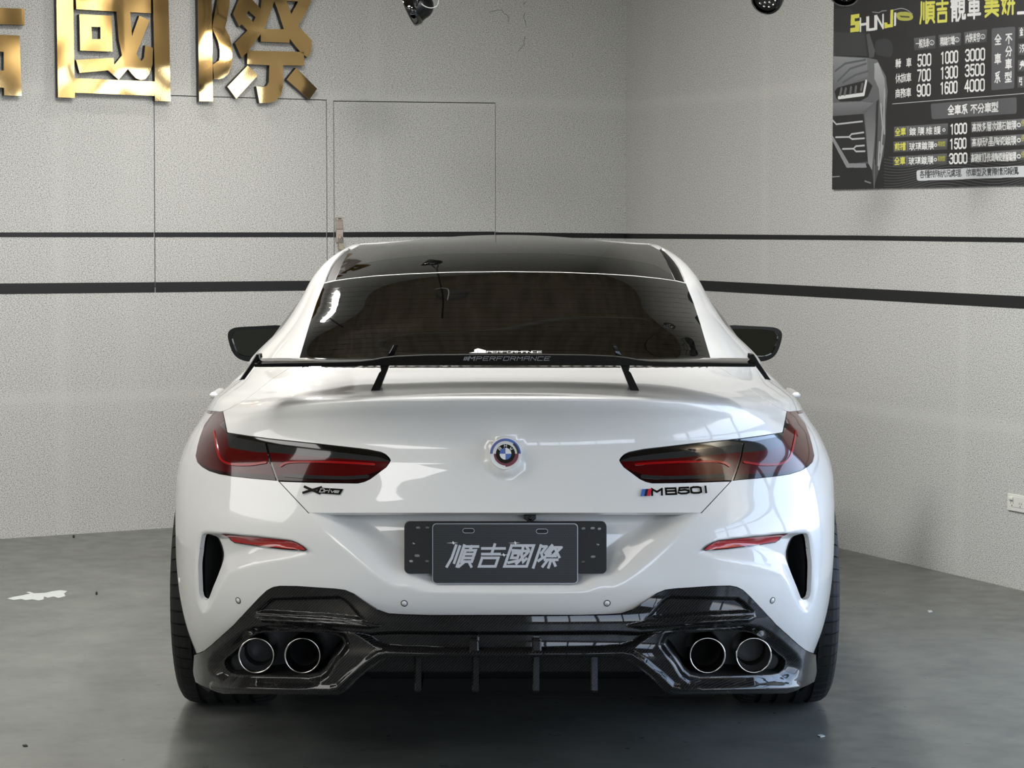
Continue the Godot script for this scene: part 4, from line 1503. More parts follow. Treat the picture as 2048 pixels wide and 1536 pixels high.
	obj("lettering", letters("PERFORMANCE", gp.call(974, 706.6), gf.basis.x, gf.basis.y, 109 * gk, 3.6 * gy, 1.2 * gk, 0.0003, 0.0, 0.2, 0.9), mats["white_print"], st)
	for a in [[938, 706.8, 948, 705, 948, 706.8], [948.5, 706.8, 948.5, 700.2, 955.5, 697.6, 955.5, 706.8], [956.2, 706.8, 956.2, 697.6, 972, 702, 972, 706.8]]:
		var r := PackedVector2Array()
		for q in pts(a): r.append(Vector2((q.x - 1010) * gk, (703 - q.y) * gy))
		obj("skyline_mark", extrude(r, [], gf.origin, gf.basis.x, gf.basis.y, 0.0003), mats["white_print"], st)
	# heating wires on the rear window
	var pane := car.get_node("rear_window")
	for i in 15:
		var y := 574.0 + i * 9.4
		for d in strip_uv(shell, [1010, y - 6.0, 860, y - 5.0, 740, y - 1.5, 668, y + 3.0, 650 - (y - 574.0) * 0.30, y + 5.5], 0.0007):
			b = MB.new()
			skin(b, shell, minus([d], [rect_uv(-1.0, -1.0, 0.0, 5.0)]), 0.06, func(_q, _w): return 0.0006, 0.0)
			if b.n: obj("heating_wire", b.done(), mats["heater"], pane)
	# parking sensors
	for q in [Vector2(476.4, 1201), Vector2(808.5, 1206.6), Vector2(1214, 1206.6), Vector2(1545, 1201.3)]:
		var sf := shell_frame(q.x, q.y, 0.0)
		var ks := 5.7 / F
		var sn := Node3D.new()
		sn.name = numbered("parking_sensor", car)
		car.add_child(sn, true)
		b = MB.new()
		add_lathe(b, PackedVector2Array([Vector2(7.0 * ks, -0.002), Vector2(7.0 * ks, 0.0008), Vector2(5.6 * ks, 0.0008), Vector2(5.6 * ks, -0.002)]), sf.origin, sf.basis.z, 28)
		obj("sensor_ring", b.done(), mats["black_plastic"], sn)
		b = MB.new()
		add_lathe(b, PackedVector2Array([Vector2(5.5 * ks, -0.002), Vector2(5.4 * ks, 0.0008), Vector2(0.0001, 0.0012)]), sf.origin, sf.basis.z, 28)
		obj("sensor_face", b.done(), mats["paint"], sn)
	for s in [-1.0, 1.0]:
		var h := at_z(431, 789, -2.35)
		obj("door_handle", box(Vector3(h.x * -s, h.y, -2.4), Vector3(0.03, 0.022, 0.22), Basis.IDENTITY, 0.008), mats["paint"], car)
	# a dark cabin behind the tinted glass
	b = MB.new()
	add_box(b, Vector3(0, 0.86, -1.5), Vector3(1.1, 0.12, 0.9), Basis.IDENTITY, 0.03)
	obj("parcel_shelf", b.done(), mats["black_plastic"], car)
	for x in [-0.42, 0.42]:
		for z in [-1.75, -2.75]:
			b = MB.new()
			add_box(b, Vector3(x, 0.75, z), Vector3(0.5, 0.6, 0.16), Basis(Vector3.RIGHT, 0.2), 0.06)
			add_box(b, Vector3(x, 1.12, z + 0.05), Vector3(0.26, 0.16, 0.1), Basis(Vector3.RIGHT, 0.2), 0.04)
			obj("seat", b.done(), mats["black_plastic"], car)

# ---------- the bay ----------
var wl_o: Vector3      # corner of the two walls, at the floor
var wl_u: Vector3      # along the left wall, away from the corner
var wl_n: Vector3
var wr_u: Vector3      # along the right wall, towards the camera
var wr_n: Vector3
const ROOM_H := 3.35

func survey_room() -> void:
	var a := at_floor(0, 1078)
	var b := at_floor(350, 1055)
	var c := at_floor(1670, 1094)
	var d := at_floor(2048, 1182)
	wl_u = (a - b).normalized()
	wr_u = (d - c).normalized()
	var den := wl_u.x * wr_u.z - wl_u.z * wr_u.x
	var q := c - a
	var s := (q.x * wr_u.z - q.z * wr_u.x) / den
	wl_o = a + wl_u * s
	wl_n = Vector3(wl_u.z, 0, -wl_u.x)
	if wl_n.dot(EYE - wl_o) < 0: wl_n = -wl_n
	wr_n = Vector3(wr_u.z, 0, -wr_u.x)
	if wr_n.dot(EYE - wl_o) < 0: wr_n = -wr_n

func on_wall(left: bool, px: float, py: float, off := 0.0) -> Vector2:      # pixel -> (distance from the corner, height) on a wall
	var n := wl_n if left else wr_n
	var u := wl_u if left else wr_u
	var w := at_plane(Vector2(px, py), wl_o + n * off, n)
	return Vector2((w - wl_o).dot(u), w.y)

func wall_poly(left: bool, a: PackedVector2Array, off := 0.0) -> PackedVector2Array:
	var r := PackedVector2Array()
	for q in a: r.append(on_wall(left, q.x, q.y, off))
	return r

# extrusion from the wall's plane at off, in wall coordinates (distance from the corner, height)
func on_wall_extrude(left: bool, poly: PackedVector2Array, holes: Array, off: float, depth: float, bevel := 0.0) -> ArrayMesh:
	var n := wl_n if left else wr_n
	var u := wl_u if left else wr_u
	# x axis chosen so that x cross y points into the room
	var x := u
	var flip := 1.0
	if x.cross(Vector3.UP).dot(n) < 0:
		x = -u; flip = -1.0
	var f := func(a: PackedVector2Array) -> PackedVector2Array:
		var r := PackedVector2Array()
		for q in a: r.append(Vector2(q.x * flip, q.y))
		return r
	return extrude(f.call(poly), holes.map(f), wl_o + n * off, x, Vector3.UP, depth, bevel)

func rect(x0: float, y0: float, x1: float, y1: float) -> PackedVector2Array:
	return PackedVector2Array([Vector2(x0, y0), Vector2(x1, y0), Vector2(x1, y1), Vector2(x0, y1)])

func build_room() -> void:
	var lw := 9.5      # length of the left wall
	var rw := 15.0     # length of the right wall
	var skin_t := 0.008
	# floor and ceiling
	var inside := func(a: float, c: float) -> Vector3: return wl_o + wl_u * a + wr_u * c
	var plate := func(y0: float, y1: float, m: float) -> ArrayMesh:
		var b := MB.new()
		var p := [inside.call(-m, -m), inside.call(lw + m, -m), inside.call(lw + m, rw + m), inside.call(-m, rw + m)]
		var lo := p.map(func(q): return q + Vector3(0, y0, 0))
		var hi := p.map(func(q): return q + Vector3(0, y1, 0))
		var mid := Vector3.ZERO
		for q in lo + hi: mid += q / 8.0
		_face(b, lo[0], lo[1], lo[2], lo[3], mid)
		_face(b, hi[0], hi[1], hi[2], hi[3], mid)
		for i in 4: _face(b, lo[i], lo[(i + 1) % 4], hi[(i + 1) % 4], hi[i], mid)
		return b.done()
	structure("floor", plate.call(-0.15, 0.0, 0.3), mats["floor"], "dark grey painted concrete floor of the bay", "floor")
	structure("ceiling", plate.call(ROOM_H, ROOM_H + 0.2, 0.3), mats["ceiling"], "brown ceiling above the bay, out of frame", "ceiling")
	# left wall: a facing with two panels let into it
	var hatch := PackedVector2Array([on_wall(true, 309, 191), on_wall(true, 652, 201), on_wall(true, 654, 573), on_wall(true, 311, 573)])
	var dl := on_wall(true, 668, 203)
	var dr := on_wall(true, 990, 207)
	var door := PackedVector2Array([Vector2(dl.x, 0.02), Vector2(dr.x, 0.02), dr, dl])
	var grow := func(a: PackedVector2Array, by: float) -> PackedVector2Array:
		var big := PackedVector2Array()
		for q in a: big.append(q * 1000.0)
		var r := PackedVector2Array()
		for q in Geometry2D.offset_polygon(ccw(big), by * 1000.0, Geometry2D.JOIN_MITER)[0]: r.append(q / 1000.0)
		return r
	var wl := structure("wall_left", on_wall_extrude(true, rect(-0.3, 0.0, lw + 0.3, ROOM_H), [grow.call(hatch, 0.004), grow.call(door, 0.004)], -skin_t, skin_t), mats["wall"], "speckled stone-paint wall behind the car carrying the gold characters", "wall")
	obj("wall_core", on_wall_extrude(true, rect(-0.3, 0.0, lw + 0.3, ROOM_H), [], -0.25, 0.25 - skin_t - 0.001), mats["void_grey"], wl)
	obj("access_hatch", on_wall_extrude(true, hatch, [], -skin_t, skin_t), mats["wall"], wl)
	var dd := structure("door_1", on_wall_extrude(true, door, [], -skin_t, skin_t), mats["wall"], "flush speckled door in the left wall, closed by a hasp", "door")
	obj("door_top_gap", on_wall_extrude(true, PackedVector2Array([dl + Vector2(0, 0.0), dr + Vector2(0, 0.0), dr + Vector2(0, 0.004), dl + Vector2(0, 0.004)]), [], -skin_t, skin_t - 0.005), mats["void"], dd)
	var wr := structure("wall_right", on_wall_extrude(false, rect(-0.3, 0.0, 4.6, ROOM_H), [], -0.25, 0.25), mats["wall"], "speckled stone-paint wall at the right with the price board", "wall")
	obj("wall_lintel", on_wall_extrude(false, rect(4.6, 2.5, rw, ROOM_H), [], -0.25, 0.25), mats["wall_plain"], wr)
	obj("wall_pier", on_wall_extrude(false, rect(12.2, 0.0, rw, 2.5), [], -0.25, 0.25), mats["wall"], wr)
	# stripes painted round both walls
	var stripe := func(left: bool, called: String, parent: Node, a: Array) -> void:
		obj(called, on_wall_extrude(left, wall_poly(left, pts(a)), [], 0.0, 0.0015), mats["stripe"], parent)
	var corner_px := proj(wl_o + Vector3(0, 1.4, 0)).x
	var t1 := thing("trim_1", "narrow black stripe painted round both walls at roof height", "stripe")
	t1.set_meta("kind", "structure")
	var yl := func(y0: float, y1: float, x: float) -> float: return lerpf(y0, y1, x / 990.0)
	stripe.call(true, "stripe_band", t1, [-600, 464.9, 307.5, 464.7, 307.5, 474.3, -600, 474.3])
	stripe.call(true, "stripe_band", t1, [309.5, 464.7, 652.5, 464.6, 652.5, 474.3, 309.5, 474.3])
	stripe.call(true, "stripe_band", t1, [654, 464.6, 667, 464.6, 667, 474.4, 654, 474.4])
	stripe.call(true, "stripe_band", t1, [668.5, 464.2, 989, 463.2, 989, 473, 668.5, 474.6])
	stripe.call(true, "stripe_band", t1, [990.5, 464.4, corner_px, 467.0, corner_px, 477.0, 990.5, 473.8])
	stripe.call(false, "stripe_band", t1, [corner_px, 467.0, 1700, 470.8, 2048, 475.2, 2700, 484, 2700, 495, 2048, 485, 1700, 480.2, corner_px, 477.0])
	var t2 := thing("trim_2", "broad black stripe painted round both walls at window height", "stripe")
	t2.set_meta("kind", "structure")
	stripe.call(true, "stripe_band", t2, [-600, 572, 309.5, 564.4, 309.5, 584.8, -600, 595])
	stripe.call(true, "stripe_band", t2, [311, 564.4, 667, 561, 667, 580.5, 311, 584.8])
	stripe.call(true, "stripe_band", t2, [668.5, 561, 990, 558.5, 990, 577, 668.5, 580.5])
	stripe.call(true, "stripe_band", t2, [991, 558.5, corner_px, 556, corner_px, 574, 991, 577])
	stripe.call(false, "stripe_band", t2, [corner_px, 553.5, 1416, 561.7, 2048, 592.5, 2700, 624, 2700, 656, 2048, 617.4, 1416, 582.0, corner_px, 573])
	# cracks in the paint beside the door
	for a in [[1047, 10, 1052, 3], [1050, 25, 1047, 34, 1051, 45, 1052, 52], [1050, 72, 1049.5, 78, 1047, 84, 1049, 89, 1044, 94, 1036, 103], [978, 24, 992, 21, 1004, 20, 1007, 26, 1015, 31, 1018, 36, 1016.5, 45]]:
		var line := PackedVector2Array()
		for q in wall_poly(true, pts(a)): line.append(q * 2000.0)
		for p in Geometry2D.offset_polyline(line, 1.5, Geometry2D.JOIN_SQUARE, Geometry2D.END_SQUARE):
			var r := PackedVector2Array()
			for q in p: r.append(q / 2000.0)
			obj("paint_crack", on_wall_extrude(true, r, [], 0.0, 0.0006), mats["void_grey"], wl)
	# the two far sides of the bay, behind the camera
	var far := MB.new()
	var fo: Vector3 = inside.call(0.0, rw)
	var along_l := Basis(wl_u, Vector3.UP, wl_u.cross(Vector3.UP))
	for q in [[0.0, 9.5, 0.0, 0.5], [0.0, 9.5, 2.95, ROOM_H], [-0.3, 2.0, 0.5, 2.95], [7.6, 9.8, 0.5, 2.95]]:     # a long window runs along it
		add_box(far, fo + wl_u * (q[0] + q[1]) * 0.5 + Vector3(0, (q[2] + q[3]) * 0.5, 0) + wr_u * 0.13, Vector3(q[1] - q[0], q[3] - q[2], 0.24), along_l)
	structure("wall_back", far.done(), mats["wall_plain"], "plain pale wall behind the camera with a long window opening", "wall")
	for k in 6:
		var mull := MB.new()
		add_box(mull, fo + wl_u * (2.4 + k * 0.95) + Vector3(0, 1.725, 0) + wr_u * 0.13, Vector3(0.06, 2.45, 0.08), along_l)
		obj("window_mullion", mull.done(), mats["frame"], get_node("wall_back"))
	far = MB.new()
	var so: Vector3 = inside.call(lw, 0.0)
	add_box(far, so + wr_u * (rw * 0.5) + Vector3(0, ROOM_H * 0.5, 0) + wl_u * 0.13, Vector3(rw + 0.6, ROOM_H, 0.24), Basis(wr_u, Vector3.UP, wr_u.cross(Vector3.UP)))
	structure("wall_side", far.done(), mats["wall_plain"], "plain pale wall on the bay's left, out of frame", "wall")
	# outside the open front: forecourt and the house across the road
	var yard := MB.new()
	var out := -wr_n
	add_box(yard, wl_o + wr_u * 8.0 + out * 10.3 + Vector3(0, -0.1, 0), Vector3(20, 0.1, 40), Basis(out, Vector3.UP, out.cross(Vector3.UP)))
	structure("trim_3", yard.done(), mats["asphalt"], "grey forecourt outside the open front of the bay", "forecourt")
	# mullions across the open front
	for k in 5:
		var s := 4.6 + k * 1.88
		obj("front_post", on_wall_extrude(false, rect(s, 0.0, s + 0.09, 2.5), [], -0.16, 0.1), mats["frame"], wr)
	obj("front_rail", on_wall_extrude(false, rect(4.6, 1.95, 12.2, 2.02), [], -0.15, 0.06), mats["frame"], wr)
	# worn paint and crumbs on the floor
	var patch := func(called: String, a: PackedVector2Array, m: String, label: String, cat: String, thick := 0.0006) -> void:
		var p := PackedVector2Array()
		for q in a:
			var w := at_floor(q.x, q.y)
			p.append(Vector2(w.x, -w.z))
		tag(obj(called, extrude(p, [], Vector3(0, 0.0003, 0), Vector3.RIGHT, Vector3.FORWARD, thick), mats[m], self), label, cat)
	patch.call("bare_patch", pts([72, 1011, 130, 995, 240, 975, 310, 960, 265, 948, 300, 940, 350, 958, 470, 952, 540, 935, 620, 925, 690, 935, 655, 960, 670, 985, 600, 1005, 545, 990, 490, 1002, 450, 992, 445, 1020, 395, 1030, 330, 1018, 260, 1026, 215, 1015, 140, 1025], Vector2(0, 1000), 5.12), "bare", "pale worn patch where paint has flaked off the floor at left", "patch")
	for a in [[989, 960, "dark crumb on the floor left of the car near the pale patch"], [755, 378, "dark crumb on the floor close to the left wall"]]:
		var c := Vector2(0, 1000) + Vector2(a[0], a[1]) / 5.12
		patch.call("floor_crumb", circle(c, 2.3, 9), "void_grey", a[2], "crumb", 0.004)
	patch.call("floor_crumb", pts([1855, 1222.5, 1863, 1222, 1865, 1225, 1858, 1226.5]), "bare", "small white chip lying on the floor to the right of the car", "chip", 0.003)
	patch.call("floor_crumb", pts([1635, 1471, 1643, 1470, 1650, 1473, 1641, 1475]), "bare", "small white chip in the foreground right below the rear tyre", "chip", 0.002)
	patch.call("floor_crumb", pts([45, 1491, 53, 1490, 56, 1493.5, 48, 1494]), "void_grey", "small dark scrap on the floor at the lower left corner", "scrap", 0.002)

# ---------- gold characters ----------
func sign_stroke(t: Node3D, a: PackedVector2Array, holes: Array) -> void:
	var off := 0.045
	var hs := []
	for h in holes: hs.append(wall_poly(true, h, off))
	var p := wall_poly(true, a, off)
	var s := obj("character_stroke", on_wall_extrude(true, p, hs, 0.012, 0.0325), mats["sign_side"], t)
	obj("gold_face", on_wall_extrude(true, p, hs, 0.0445, 0.0015), mats["gold"], s)

func build_signs() -> void:
	var t := thing("sign_character", "polished gold character cut off at the picture's left edge", "sign letter")
	var g := func(a: Array) -> PackedVector2Array: return pts(a, Vector2.ZERO, 5.689)
	sign_stroke(t, g.call([-1150, 60, -480, 68, -480, -110, -280, -108, -280, 78, 278, 100, 278, 285, -280, 268, -480, 262, -1150, 240]), [])
	sign_stroke(t, g.call([-1060, 350, 222, 405, 245, 1092, 48, 1085, 45, 998, -860, 960, -860, 1050, -1060, 1042]), [g.call([-860, 545, 42, 590, 42, 802, -860, 760])])
	t = thing("sign_character_001", "gold enclosed character, a square frame round smaller strokes", "sign letter")
	sign_stroke(t, g.call([638, -185, 1912, -215, 1942, 1155, 1765, 1148, 1762, 1092, 850, 1055, 850, 1115, 660, 1108]), [g.call([830, -65, 1738, -85, 1762, 927, 848, 890])])
	sign_stroke(t, g.call([862, -28, 1716, -35, 1718, 150, 1480, 140, 1488, 240, 1502, 408, 1585, 178, 1703, 232, 1552, 612, 1582, 668, 1612, 693, 1638, 655, 1652, 515, 1740, 545, 1734, 740, 1700, 840, 1655, 900, 1600, 912, 1545, 890, 1500, 842, 1455, 785, 1350, 908, 1228, 800, 905, 830, 865, 682, 1290, 658, 1300, 738, 1388, 630, 1350, 450, 1325, 132, 868, 105]), [])
	sign_stroke(t, g.call([902, 162, 1272, 180, 1280, 588, 912, 575]), [g.call([1040, 305, 1142, 308, 1142, 445, 1045, 445])])
	t = thing("sign_character_002", "rightmost gold character, with two slanting dabs at its foot", "sign letter")
	var h := func(a: Array) -> PackedVector2Array: return pts(a, Vector2(380, 0), 6.982)
	sign_stroke(t, h.call([104, -250, 298, -255, 322, 1418, 127, 1415]), [])
	sign_stroke(t, h.call([300, -255, 560, -260, 562, -150, 552, 60, 510, 300, 487, 385, 545, 495, 585, 640, 593, 790, 578, 930, 530, 1035, 465, 1090, 400, 1108, 335, 1105, 318, 900, 360, 872, 400, 850, 418, 800, 420, 700, 395, 590, 345, 470, 313, 405, 325, 290, 360, 110, 388, -40, 392, -120, 300, -120]), [])
	sign_stroke(t, h.call([760, -255, 690, -20, 600, 195, 690, 375, 722, 335, 802, 425, 628, 605, 722, 812, 835, 690, 985, 478, 990, 582, 1388, 598, 1392, 540, 1470, 640, 1540, 725, 1640, 805, 1690, 720, 1703, 565, 1510, 360, 1610, 190, 1690, 20, 1745, -130, 1300, -140, 1300, -20, 1180, -20, 1080, -150, 1010, -80, 985, 118, 860, -10, 900, -140, 960, -250]),
		[h.call([1175, 20, 1040, 405, 1312, 408, 1210, 100]), h.call([815, 150, 915, 240, 885, 310, 785, 205]), h.call([1350, 15, 1510, 20, 1415, 195])])
	sign_stroke(t, h.call([800, 705, 1590, 725, 1592, 918, 1298, 912, 1300, 1200, 1270, 1330, 1200, 1405, 1120, 1435, 970, 1440, 925, 1205, 1010, 1218, 1070, 1200, 1100, 1150, 1108, 912, 798, 895]), [])
	sign_stroke(t, h.call([805, 915, 948, 1050, 645, 1380, 522, 1210]), [])
	sign_stroke(t, h.call([1480, 945, 1775, 1240, 1665, 1390, 1350, 1110]), [])

# ---------- price board ----------
const BOARD_D := 900.0     # texture pixels per metre
var board_o: Vector2
func board_px(q: Vector2) -> Vector2:
	var w := on_wall(false, q.x, q.y, 0.012)
	return Vector2((w.x - board_o.x) * BOARD_D, (board_o.y - w.y) * BOARD_D)

func build_board() -> void:
	var tl := on_wall(false, 1669.5, 8.5, 0.012)
	var bl := on_wall(false, 1664, 379, 0.012)
	board_o = Vector2(minf(tl.x, bl.x), tl.y + 0.012)
	var width := 2.0
	var height: float = board_o.y - bl.y
	var g := Print.new(int(width * BOARD_D), int(height * BOARD_D), Color8(28, 29, 31), board_px)
	var W := Color8(235, 236, 234)
	var Y := Color8(222, 220, 92)
	var c1 := func(a: Array) -> PackedVector2Array: return pts(a, Vector2(1660, 0), 3.94)
	# picture of a grey car's front quarter at the left
	g.fill(c1.call([35, 70, 160, 60, 280, 260, 300, 440, 30, 440]), Color8(44, 46, 48))
	g.fill(c1.call([28, 250, 270, 265, 290, 440, 28, 436]), Color8(58, 60, 62))
	g.fill(c1.call([285, 270, 310, 262, 355, 400, 345, 450, 310, 455]), Color8(84, 86, 88))
	g.fill(smooth_poly(c1.call([360, 330, 410, 305, 460, 310, 490, 350, 495, 410, 470, 450, 410, 440, 360, 420]), 3), Color8(52, 54, 57))
	g.fill(c1.call([28, 440, 300, 455, 370, 470, 440, 600, 455, 720, 440, 900, 440, 1050, 420, 1230, 370, 1390, 345, 1480, 330, 1330, 300, 1290, 150, 1290, 20, 1080, 15, 920, 28, 700]), Color8(112, 116, 118), Color8(70, 72, 74))
	g.fill(c1.call([28, 445, 290, 460, 300, 600, 60, 690, 28, 700]), Color8(146, 150, 152), Color8(104, 107, 110))
	for a in [[40, 560, 120, 500, 280, 470], [60, 640, 160, 540, 285, 500], [100, 650, 200, 590, 300, 560]]: g.path(c1.call(a), 4.0, Color8(90, 93, 96))
	g.fill(c1.call([350, 500, 380, 490, 430, 620, 440, 760, 400, 900, 385, 700, 350, 620]), Color8(176, 179, 180), Color8(120, 122, 124))
	g.fill(c1.call([35, 720, 60, 690, 290, 628, 335, 675, 300, 760, 240, 795, 80, 800, 50, 775]), Color8(30, 31, 33))
	g.path(c1.call([70, 768, 265, 742, 285, 640]), 7.0, Color8(225, 227, 228))
	for a in [[80, 745, 90, 700], [115, 740, 125, 700], [160, 730, 165, 690], [200, 725, 205, 685], [245, 705, 255, 665]]: g.path(c1.call(a), 7.0, Color8(105, 107, 108))
	g.fill(c1.call([20, 810, 250, 800, 345, 810, 255, 880, 270, 910, 20, 900]), Color8(128, 131, 133), Color8(92, 95, 97))
	g.fill(c1.call([15, 915, 265, 895, 300, 1270, 150, 1290, 30, 1080, 15, 1060]), Color8(33, 34, 36))
	for a in [[20, 945, 50, 978, 255, 955], [45, 1080, 150, 1078, 175, 1095, 270, 1088], [150, 1078, 170, 1055, 265, 1042], [100, 1172, 185, 1170, 205, 1192, 275, 1190], [185, 1170, 205, 1150, 270, 1145]]: g.path(c1.call(a), 3.4, Color8(190, 193, 194))
	g.fill(c1.call([15, 1060, 40, 1100, 150, 1285, 280, 1285, 290, 1320, 130, 1320, 20, 1110]), Color8(140, 143, 145))
	g.fill(c1.call([275, 890, 350, 820, 360, 1000, 330, 1340, 300, 1280]), Color8(96, 99, 101), Color8(150, 152, 154))
	g.fill(c1.call([365, 800, 385, 780, 372, 1100, 360, 1300, 350, 1300]), Color8(40, 41, 43))
	for a in [[400, 820, 415, 1000, 400, 1200], [430, 700, 425, 900, 428, 1050], [390, 1120, 380, 1300], [415, 1150, 385, 1330]]: g.path(c1.call(a), 5.0, Color8(165, 168, 170))
	g.fill(c1.call([15, 1110, 130, 1320, 290, 1320, 330, 1345, 345, 1490, 10, 1490]), Color8(30, 31, 33))
	g.path(c1.call([350, 1260, 348, 1485]), 3.0, Color8(110, 112, 114))
	g.path(c1.call([275, 1425, 320, 1440]), 3.0, Color8(130, 132, 134))
	g.path(c1.call([10, 1393, 75, 1388]), 2.0, Color8(150, 152, 154))
	# flowing lines at the foot
	for k in 17:
		var a := PackedVector2Array()
		for i in 34:
			var x := 425.0 + i * 40.0
			a.append(Vector2(1660 + x / 3.94, 305.0 + k * 5.4 + 9.0 * sin(i * 0.30 + k * 0.10) - i * 0.55))
		for i in a.size() - 1:
			if a[i].y > 312.0 + (1.0 if i > 3 else 0.0): g.line(a[i], a[i + 1], 1.0, Color8(92, 94, 97))
	# heading
	g.fill(c1.call([165, 118, 232, 108, 232, 140, 195, 146, 196, 168, 235, 163, 230, 248, 160, 256, 160, 222, 198, 216, 198, 198, 162, 203]), Y)
	print_text(g, self, "HUN", Vector2(1660 + 240 / 3.94, 243 / 3.94), Vector2(1660 + 418 / 3.94, 220 / 3.94), 24.5, 26.0, 5.2, W, 0.0, 0.14, 0.6)
	g.fill(c1.call([476, 78, 500, 74, 496, 212, 428, 224, 428, 178, 452, 176, 454, 192, 474, 188]), Y)
	g.fill(c1.call([506, 98, 522, 96, 520, 204, 503, 206]), W)
	g.fill(smooth_poly(c1.call([525, 105, 580, 92, 625, 98, 650, 118, 655, 138, 640, 156, 590, 164, 535, 152]), 3), Color8(178, 180, 78))
	g.path(smooth_poly(c1.call([505, 78, 560, 66, 610, 80, 650, 112]), 4, false), 1.6, Color8(170, 172, 172))
	g.fill(c1.call([545, 122, 625, 128, 628, 140, 560, 136]), Color8(70, 72, 40))
	g.path(c1.call([335, 95, 385, 100, 410, 86, 445, 84]), 1.6, Color8(160, 162, 162))
	var z := func(x: float, y: float) -> Vector2: return Vector2(1770 + x / 7.313, y / 7.313)
	var c2 := func(a: Array) -> PackedVector2Array: return pts(a, Vector2(1770, 0), 7.313)
	var head := [["順", 515, 350, 720, 335, 44.5, Y], ["吉", 748, 330, 925, 315, 44.5, Y], ["靚", 968, 303, 1170, 288, 44.5, W], ["車", 1205, 272, 1400, 255, 44, W], ["美", 1452, 240, 1670, 222, 42, Y], ["妍", 1705, 208, 1890, 195, 41, Y], ["一", 1935, 330, 2130, 318, 38, W]]
	for e in head: print_text(g, self, e[0], z.call(e[1], e[2]), z.call(e[3], e[4]), e[5], e[5], 5.6, e[6], 0.22)
	# the table of prices
	var BOX := Color8(92, 94, 97)
	var boxes := [[425, 555, 738, 520, 738, 705, 428, 738], [785, 512, 1110, 478, 1110, 660, 788, 695], [1158, 468, 1492, 430, 1485, 615, 1158, 652]]
	for a in boxes: g.fill(c2.call(a), BOX, Color8(62, 64, 66))
	var words := ["一般洗車", "精緻打蠟", "內裝美容"]
	var wx := [[450, 700, 645, 685], [808, 668, 1015, 648], [1180, 622, 1390, 600]]
	for i in 3:
		print_text(g, self, words[i], z.call(wx[i][0], wx[i][1]), z.call(wx[i][2], wx[i][3]), 17, 17, 1.6, W, 0.0, 0.08)
		var e: Vector2 = z.call([685, 1052, 1430][i], [622, 580, 535][i])
		g.path(circle(e, 4.4, 16) + PackedVector2Array([e + Vector2(4.4, 0)]), 1.7, Color8(215, 217, 217))
		g.line(e, e + Vector2(0, 2), 2.0, Color8(215, 217, 217))
	var rows := [[["轎", 155, 995, 232, 985], ["車", 310, 980, 388, 970], ["500", 480, 965, 668, 948], ["1000", 822, 928, 1062, 905], ["3000", 1178, 890, 1455, 868]],
		[["休旅車", 155, 1212, 385, 1190], [], ["700", 478, 1185, 662, 1170], ["1300", 820, 1148, 1058, 1128], ["3500", 1175, 1112, 1450, 1092]],
		[["商務車", 150, 1430, 382, 1410], [], ["900", 472, 1402, 660, 1390], ["1600", 815, 1370, 1052, 1350], ["4000", 1168, 1335, 1450, 1318]]]
	for r in rows:
		for i in 5:
			if r[i].is_empty(): continue
			var e: Array = r[i]
			if i < 2: print_text(g, self, e[0], z.call(e[1], e[2]), z.call(e[3], e[4]), 17.5, 17.5, 2.1, W, 0.0, 0.06)
			else: print_text(g, self, e[0], z.call(e[1], e[2]), z.call(e[3], e[4]), 21.5, 22, 3.6, W, 0.1, 0.2)
	g.fill(rounded_quad(c2.call([1560, 415, 1905, 385, 1890, 1290, 1555, 1320]), 4), Color8(86, 88, 91))
	for e in [["全", 1605, 655, 1700, 648, 20], ["車", 1602, 935, 1697, 925, 20], ["系", 1600, 1212, 1690, 1200, 21], ["不", 1765, 640, 1858, 630, 21], ["分", 1762, 825, 1855, 815, 20], ["車", 1758, 1010, 1855, 1000, 20], ["型", 1755, 1205, 1852, 1192, 20]]:
		print_text(g, self, e[0], z.call(e[1], e[2]), z.call(e[3], e[4]), e[5], e[5], 2.6, W)
	var side := [["鐵", 1975, 528], ["深", 1972, 768], ["臭", 1968, 1008], ["引", 1962, 1248]]
	for e in side:
		g.fill(c2.call([e[1] - 22, e[2] - 130, e[1] + 420, e[2] - 170, e[1] + 415, e[2] + 5, e[1] - 24, e[2] + 35]), BOX, Color8(66, 68, 70))
		print_text(g, self, "金" if e[0] == "鐵" else e[0], z.call(e[1], e[2]), z.call(e[1] + 100, e[2] - 9), 16, 16, 1.9, W)
	g.line(z.call(108, 1518), z.call(2400, 1335), 1.3, Color8(200, 202, 203))
	# lower half
	var y := func(x: float, v: float) -> Vector2: return Vector2(1770 + x / 7.367, 190 + v / 7.367)
	var c3 := func(a: Array) -> PackedVector2Array: return pts(a, Vector2(1770, 190), 7.367)
	g.fill(rounded_quad(c3.call([672, 125, 1940, 30, 1940, 270, 690, 355]), 4), Color8(86, 88, 91))
	print_text(g, self, "全車系", y.call(925, 288), y.call(1220, 268), 18, 18, 2.6, W, 0.0, 0.06)
	print_text(g, self, "不分車型", y.call(1262, 268), y.call(1668, 240), 18, 19, 2.6, W, 0.0, 0.06)
	var lines := [["全車", "鍍膜維護", "", "1000", 150, 600, 306, 585, 362, 590, 815, 570, 968, 572, 1200, 556],
		["前擋", "玻璃鍍膜", "長效型", "1500", 142, 815, 300, 803, 358, 810, 715, 792, 962, 790, 1192, 775],
		["全車", "玻璃鍍膜", "長效型", "3000", 138, 1025, 298, 1015, 350, 1022, 708, 1008, 950, 1005, 1205, 995]]
	var plates := [[135, 468, 928, 415, 925, 580, 132, 630], [125, 685, 920, 640, 915, 800, 122, 842], [118, 905, 912, 858, 908, 1015, 118, 1050]]
